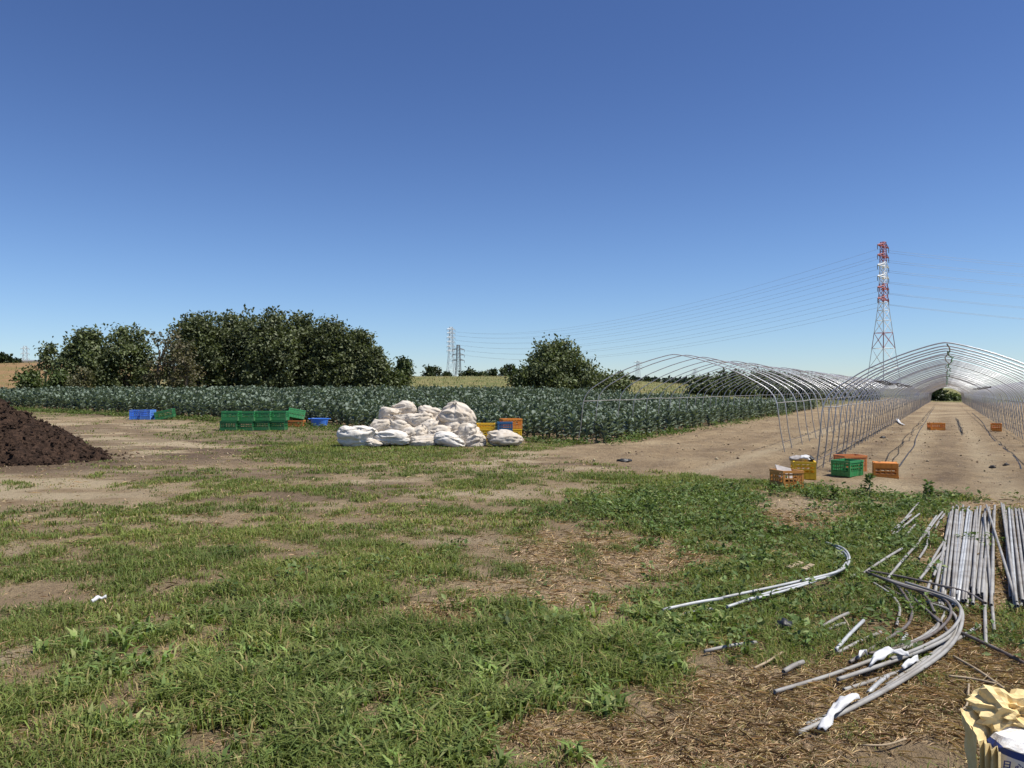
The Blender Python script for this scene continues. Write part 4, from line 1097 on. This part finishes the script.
# scraps
o = ribbon('small_piece', 'white scrap of plastic beside the left wall inside the right tunnel', [gpz(897, 421, .12), gpz(900, 424, .06), gpz(905, 426, .03)], [.12, .10, .02], M['rag'], 8, 'scrap')
ribbon('paper_scrap', 'small white paper scrap on the grass at left', [gpz(92, 607, .035), gpz(99, 604, .04), gpz(107, 603, .03)], [.02, .03, .02], M['rag'], 9, 'scrap')
crumple('small_piece', 'black flat scrap on the bare soil right of the crop corner', 'scrap', gpz(624, 462, .03), (.14, .08, .05), M['black'], 11, rough=.5)
crumple('small_piece', 'black crumpled lump sunk in the weeds below the bright bows', 'scrap', gpz(784, 630, .03), (.05, .05, .04), M['black'], 12, rough=.5)  # small black lump set low among the weeds
for k, (px, py, w) in enumerate([(883, 438, .10), (992, 468, .06), (1006, 466, .06)]):
    crumple('dark_scrap', 'dark shred of old film lying on the tunnel floor', 'scrap', gpz(px, py, .02), (w, w * .5, .04), M['hose'], 20 + k, rough=.5)['group'] = 'dark shreds on the tunnel floor'

# tall single weeds at the edge of the tilled ground
def tall_weed(px, py, h, lab, seed):
    p = gp(px, py); rr = np.random.default_rng(seed); root = thing('weed_plant', lab, 'weed', p)
    mb = MB(); mb.tube([(0, 0, -.02), (.01, 0, h * .5), (0.015, .01, h)], [.006, .005, .002], 5); mb.build('stem', M['greenrope'], root, True)
    n = 80; z = rr.random(n); a = rr.random(n) * 6.283; r = .10 * (1 - z * .6)
    P = np.stack([np.cos(a) * r * .3, np.sin(a) * r * .3, h * (.1 + .9 * z)], -1); D = np.stack([np.cos(a), np.sin(a), rr.normal(.4, .6, n)], -1)
    v, t_, c = leaves(P, D, rr.normal(0, .3, (n, 3)) + np.array([0, 0, 1]), .045 + .05 * rr.random(n), .025 + .025 * rr.random(n), tints(n, (.11, .165, .05), .3))
    link('foliage', mesh_np('foliage', v, t_, c), M['weed'], root)
tall_weed(869, 499, .36, 'bushy single weed standing in front of the upside down orange crate', 1)
tall_weed(928, 500, .26, 'single upright weed at the soil edge above the loose pipes', 2)
tall_weed(835, 500, .16, 'low single weed in front of the green cornerwise crate', 3)

# ------------------------------------------------------------------ torn paper sack, bottom right
def sack_mat():
    m, nt, p, o = nodes('printed paper sack')
    tc = nt.nodes.new('ShaderNodeTexCoord'); sx = nt.nodes.new('ShaderNodeSeparateXYZ'); nt.links.new(tc.outputs['Object'], sx.inputs[0])
    def mth(op, a, b):
        n = nt.nodes.new('ShaderNodeMath'); n.operation = op
        for i, v in enumerate((a, b)):
            if isinstance(v, (int, float)): n.inputs[i].default_value = v
            else: nt.links.new(v, n.inputs[i])
        return n.outputs[0]
    X, Y, Z = sx.outputs
    u = mth('ADD', Z, mth('MULTIPLY', X, .22))
    band = mth('MULTIPLY', mth('GREATER_THAN', u, .190), mth('LESS_THAN', u, .222))
    band = mth('MULTIPLY', band, mth('LESS_THAN', X, -.04))
    band2 = mth('MULTIPLY', mth('GREATER_THAN', u, .07), mth('LESS_THAN', u, .105))
    dx = mth('SUBTRACT', X, .13); dz = mth('SUBTRACT', Z, .03)
    disc = mth('LESS_THAN', mth('ADD', mth('MULTIPLY', dx, dx), mth('MULTIPLY', dz, dz)), .0034)
    pr = mth('MAXIMUM', mth('MAXIMUM', band, disc), band2); pr = mth('MULTIPLY', pr, mth('LESS_THAN', Y, -.03))
    c = mixrgb(nt, ramp(nt, nz(nt, 12, 5, .7), .45, .7), (.78, .76, .72), (.62, .55, .45))
    c = mixrgb(nt, pr, c, (.018, .045, .22))
    nt.links.new(c, p.inputs['Base Color']); p.inputs['Roughness'].default_value = .6
    bump(nt, p, nz(nt, 16, 5, .65), .5, .02)
    return m
sp = Vector((2.10, 2.95, 0)); sp.z = T(sp.x, sp.y)
sk = thing('torn_paper_sack', 'torn open white and blue paper sack with yellow kraft lining at the bottom right', 'paper sack', sp, -.25); sk.scale = (.96, .96, .91)
def loft(name, prof, mat, nr=64, seed=0, rough=.02, parent=None):
    """rings of (z, half width, half depth, exponent) round the sack, crumpled"""
    V_, F_ = [], []
    for i, (z, a, b, e) in enumerate(prof):
        for k in range(nr):
            th = 2 * math.pi * k / nr; c, s = math.cos(th), math.sin(th)
            x = a * math.copysign(abs(c) ** e, c); y = b * math.copysign(abs(s) ** e, s)
            q = float(noise3(x * 9 + seed, y * 9, z * 9, seed) - .5) + .6 * float(abs(noise3(x * 22, y * 22 + seed, z * 18, seed + 4) - .5) - .25)
            f = 1 + rough * 6 * q; V_.append((x * f, y * f, z + rough * 2.2 * q * (1 if i > 2 else 0)))
    for i in range(len(prof) - 1):
        for k in range(nr): F_.append((i * nr + k, i * nr + (k + 1) % nr, (i + 1) * nr + (k + 1) % nr, (i + 1) * nr + k))
    me = bpy.data.meshes.new(name); me.from_pydata(V_, [], F_); me.update()
    return link(name, me, mat, parent, False)
zs = np.linspace(0, .27, 12)
prof = [(z, .295 - .02 * math.sin(z * 9), .15 - .01 * math.sin(z * 12), .5) for z in zs] + [(.30, .25, .13, .6), (.315, .21, .10, .7), (.31, .15, .075, .8), (.30, .06, .03, 1)]
M['sackpaper'] = sack_mat()
body = loft('sack_body', prof, M['sackpaper'], 70, 3, .034, sk)
def sheet(name, corners, mat, nu=31, nv=18, amp=.02, seed=1, fold=0, parent=None):
    """crumpled paper between four corners (a b along the bottom, d c along the top)"""
    a, b, c, d = [Vector(q) + Vector((.055, 0, 0)) for q in corners]; V_, F_ = [], []
    nrm = (b - a).cross(d - a).normalized()
    for i in range(nv):
        for j in range(nu):
            u, v = j / (nu - 1), i / (nv - 1)
            p = a.lerp(b, u).lerp(d.lerp(c, u), v)
            q = float(abs(noise2(u * 4 + seed * 3, v * 3 + seed, seed) - .5)) * 2 + .4 * float(noise2(u * 10, v * 10, seed + 2)) - .6
            e = 1 + .10 * float(noise2(u * 5, seed, 9) - .5) if i == nv - 1 else 1
            V_.append(p + nrm * (q * amp + fold * (abs((u * 3.1 + .13 * v) % 1 * 2 - 1) * 2 - 1)) + Vector((0, 0, (e - 1) * .25)))
    for i in range(nv - 1):
        for j in range(nu - 1): F_.append((i * nu + j, i * nu + j + 1, (i + 1) * nu + j + 1, (i + 1) * nu + j))
    me = bpy.data.meshes.new(name); me.from_pydata(V_, [], F_); me.update()
    o = link(name, me, mat, parent, False); md = o.modifiers.new('thick', 'SOLIDIFY'); md.thickness = .0012; return o
sheet('liner_flap', [(-.385, -.15, 0), (-.325, -.19, 0), (-.325, -.175, .285), (-.38, -.13, .295)], M['kraft'], amp=.012, seed=3, fold=.018, parent=sk)
sheet('liner_flap', [(-.375, -.12, .26), (-.25, .08, .24), (-.25, .06, .375), (-.42, -.02, .37)], M['kraft'], amp=.012, seed=5, parent=sk)
sheet('liner_flap', [(-.38, -.10, .0), (-.37, .05, .0), (-.40, .04, .36), (-.385, -.10, .30)], M['kraft'], amp=.01, seed=6, parent=sk)
cr = crumple('liner_crumple', None, None, (0, 0, 0), (.13, .08, .085), M['kraft'], 31, 4, .4, freq=2.6, ridge=1.3); cr.parent = sk; cr.location = (-.17, .05, .345)
cr = crumple('liner_crumple', None, None, (0, 0, 0), (.11, .06, .055), M['kraft'], 35, 4, .4, freq=2.6, ridge=1.3); cr.parent = sk; cr.location = (-.03, .09, .315)
cr = crumple('torn_flap', None, None, (0, 0, 0), (.16, .07, .045), M['rag'], 33, 4, .4, freq=2.4, ridge=1.0); cr.parent = sk; cr.location = (-.0, .06, .36)
for ch, x, z in (('日', -.270, .253), ('心', -.228, .245)):
    cu = bpy.data.curves.new('glyph', 'FONT'); cu.body = ch; cu.size = .034; cu.extrude = .0006; cu.offset = .0008
    tmp = bpy.data.objects.new('glyph', cu); COL.objects.link(tmp); bpy.context.view_layer.update()
    me = bpy.data.meshes.new_from_object(tmp.evaluated_get(bpy.context.evaluated_depsgraph_get())); bpy.data.objects.remove(tmp); me.name = 'lettering'
    me.materials.clear()
    o = link('lettering', me, M['ink'], sk); o.location = (x, -.186, z - .03); o.rotation_euler = (math.pi / 2, .1, 0)

# ------------------------------------------------------------------ pylons and cables
def pylon(label, px, base_Y, top_z, half_base, half_top, waist, bands, arms, adir, w, bg, name='lattice_pylon', zb=None):
    x = (px - 512) / F * base_Y; zb = T(x, base_Y) if zb is None else zb
    root = thing(name, label, 'pylon', (x, base_Y, zb), math.radians(20)); H = top_z - zb
    def half(z):
        f = z / H
        return half_base + (half_top * 1.25 - half_base) * (f / waist) if f < waist else half_top * 1.25 + (half_top * .75 - half_top * 1.25) * ((f - waist) / (1 - waist))
    def corner(i, z):
        h = half(z); return Vector(((-h, h, h, -h)[i], (-h, -h, h, h)[i], z))
    sec = {}
    z = 0; lev = [0]
    while z < H: z += max(half(z) * 2.1, H * .036); lev.append(min(z, H))
    for a, b in zip(lev[:-1], lev[1:]):
        mid = (a + b) / 2 / H
        mk = next(i for i, q in enumerate(bands) if mid <= q[0]); mb = sec.setdefault(mk, MB())
        for i in range(4):
            j = (i + 1) % 4
            mb.beam(corner(i, a), corner(i, b), w); mb.beam(corner(i, a), corner(j, b), w * .55); mb.beam(corner(j, a), corner(i, b), w * .55); mb.beam(corner(i, b), corner(j, b), w * .55)
    for mk, mb in sec.items(): mb.build('lattice_section', M[bands[mk][1]], root)
    tips = []
    ad = Matrix.Rotation(-math.radians(20), 3, 'Z') @ Vector((*adir, 0)).normalized()
    for zf, ln, mk in arms:
        z = zf * H
        for sg in (-1, 1):
            mb = MB(); tip = ad * ln * sg + Vector((0, 0, z + .1)); hd = half(z)
            sdv = ad.cross(Vector((0, 0, 1))) * hd
            for b0 in (sdv, -sdv): mb.beam(ad * hd * sg + b0 + Vector((0, 0, z)), tip, w * 1.15); mb.beam(ad * hd * sg + b0 + Vector((0, 0, z + ln * .22)), tip, w)
            mb.build('cross_arm', M[mk], root)
            ins = MB(); ins.tube([tip, tip - Vector((0, 0, .9)), tip - Vector((0, 0, 1.8))], [.12, .16, .12], 6); ins.build('insulator', M['steeld'], root)
            tips.append(root.matrix_basis @ Vector((0, 0, 0)) if False else Vector(root.location) + Matrix.Rotation(math.radians(20), 3, 'Z') @ (tip - Vector((0, 0, 1.8))))
    return root, tips
mainY = 300; topz = CH + (HZ - 242) / F * mainY
AD = (.72, .69)
zz = lambda py: (CH + (HZ - py) / F * mainY) / topz
bands = [(zz(346), 'white'), (zz(335), 'red'), (zz(304), 'white'), (zz(284), 'red'), (zz(263), 'white'), (2, 'red')]
arms = [(zz(y), 5.6, m) for y, m in ((299.7, 'red'), (288.6, 'red'), (277.6, 'white'), (266.5, 'white'), (256.5, 'red'), (246.6, 'red'))]
_, mt = pylon('tall red and white lattice pylon rising behind the tunnels', 883.5, mainY, topz, 4.5, .95, .60, bands, arms, AD, .17, None, zb=0)
fy = 700; fz = CH + (HZ - 327) / F * fy
_, ft = pylon('taller pale grey pylon of the pair on the skyline', 451, fy, fz, 4.6, 1.6, .6, [(2, 'steel')], [(f, 5.5, 'steel') for f in (.62, .69, .76, .83, .90, .96)], (.6, .8), .17, None, zb=0)
pylon('shorter dark pylon of the pair on the skyline', 458.3, 520, CH + (HZ - 345) / F * 520, 3.0, 1.2, .45, [(.38, 'steel'), (2, 'steeld')], [(f, 4.2, 'steeld') for f in (.66, .78, .90)], (1, .3), .15, None, zb=0)
pylon('tiny pale pylon above the brown bank at far left', 25, 900, CH + (HZ - 346) / F * 900, 6, 2, .6, [(2, 'steel')], [(f, 5, 'steel') for f in (.7, .82, .94)], (.4, .9), .18, None, zb=0)
pylon('tiny pylon on the horizon behind the first arch of the left tunnel', 638, 1200, CH + (HZ - 361) / F * 1200, 5, 2, .6, [(2, 'steel')], [(f, 7, 'steel') for f in (.72, .84, .95)], (1, .3), .2, None, zb=0)
pylon('tiny pylon on the horizon above the hedge behind the left tunnel', 695, 1400, CH + (HZ - 369) / F * 1400, 4, 2, .6, [(2, 'steel')], [(f, 6, 'steel') for f in (.72, .84, .95)], (1, .3), .2, None, zb=0)

def cable(a, b, sag, r, label, group):
    mb = MB(); mb.tube([a.lerp(b, i / 24) - Vector((0, 0, sag * 4 * (i / 24) * (1 - i / 24))) for i in range(25)], r, 4)
    tag(mb.build('power_cable', M['wire'], None, True), label, 'power cable', group)
for i, (a, b) in enumerate(zip(mt, ft)):
    cable(a, b, 13, .036, 'thin power cable strung from the red and white pylon to the skyline pylon', 'power cables left of the red and white pylon')
for i, a in enumerate(mt):
    b = a + Vector((330, -18, -8 + (.5 if i % 2 else 0))); cable(a, b, 9, .036, 'thin power cable running right from the red and white pylon', 'power cables right of the red and white pylon')

# ------------------------------------------------------------------ camera, sun, sky
cam = bpy.data.cameras.new('camera'); co = bpy.data.objects.new('camera', cam); COL.objects.link(co)
cam.sensor_width = 36; cam.lens = F / 1024 * 36; cam.clip_start = .05; cam.clip_end = 20000
co.location = (0, 0, CH); co.rotation_euler = (math.pi / 2 + math.atan((HZ - 384) / F), 0, 0)
S.camera = co
sun_el, sun_az = math.radians(62), math.radians(104)      # azimuth clockwise from the view direction
sl = bpy.data.lights.new('sun', 'SUN'); sl.energy = 4.8; sl.angle = math.radians(.53); sl.color = (1, .955, .88)
so = bpy.data.objects.new('sun', sl); COL.objects.link(so)
dirv = Vector((math.sin(sun_az) * math.cos(sun_el), math.cos(sun_az) * math.cos(sun_el), math.sin(sun_el)))
so.rotation_euler = dirv.to_track_quat('Z', 'Y').to_euler(); so.location = dirv * 50
wd = bpy.data.worlds.new('World'); S.world = wd; wd.use_nodes = True
nt = wd.node_tree; bg = nt.nodes['Background']
sky = nt.nodes.new('ShaderNodeTexSky'); sky.sky_type = 'NISHITA'; sky.sun_disc = False
sky.sun_elevation = sun_el; sky.sun_rotation = sun_az; sky.altitude = 0; sky.air_density = 1.0; sky.dust_density = 0; sky.ozone_density = 3.0
tc = nt.nodes.new('ShaderNodeTexCoord'); sp_ = nt.nodes.new('ShaderNodeSeparateXYZ'); nt.links.new(tc.outputs['Generated'], sp_.inputs[0])
air = mixrgb(nt, ramp(nt, sp_.outputs[2], .0, .45), (.70, .84, 1.08), (.50, .60, .86))
nt.links.new(mixrgb(nt, 1.0, sky.outputs[0], air, 'MULTIPLY'), bg.inputs[0]); bg.inputs[1].default_value = .09
S.view_settings.view_transform = 'Standard'; S.view_settings.look = 'None'; S.view_settings.exposure = .38; S.view_settings.gamma = 1
S.view_settings.use_curve_mapping = False
S.cycles.max_bounces = 6; S.cycles.diffuse_bounces = 3; S.cycles.glossy_bounces = 2; S.cycles.transmission_bounces = 3
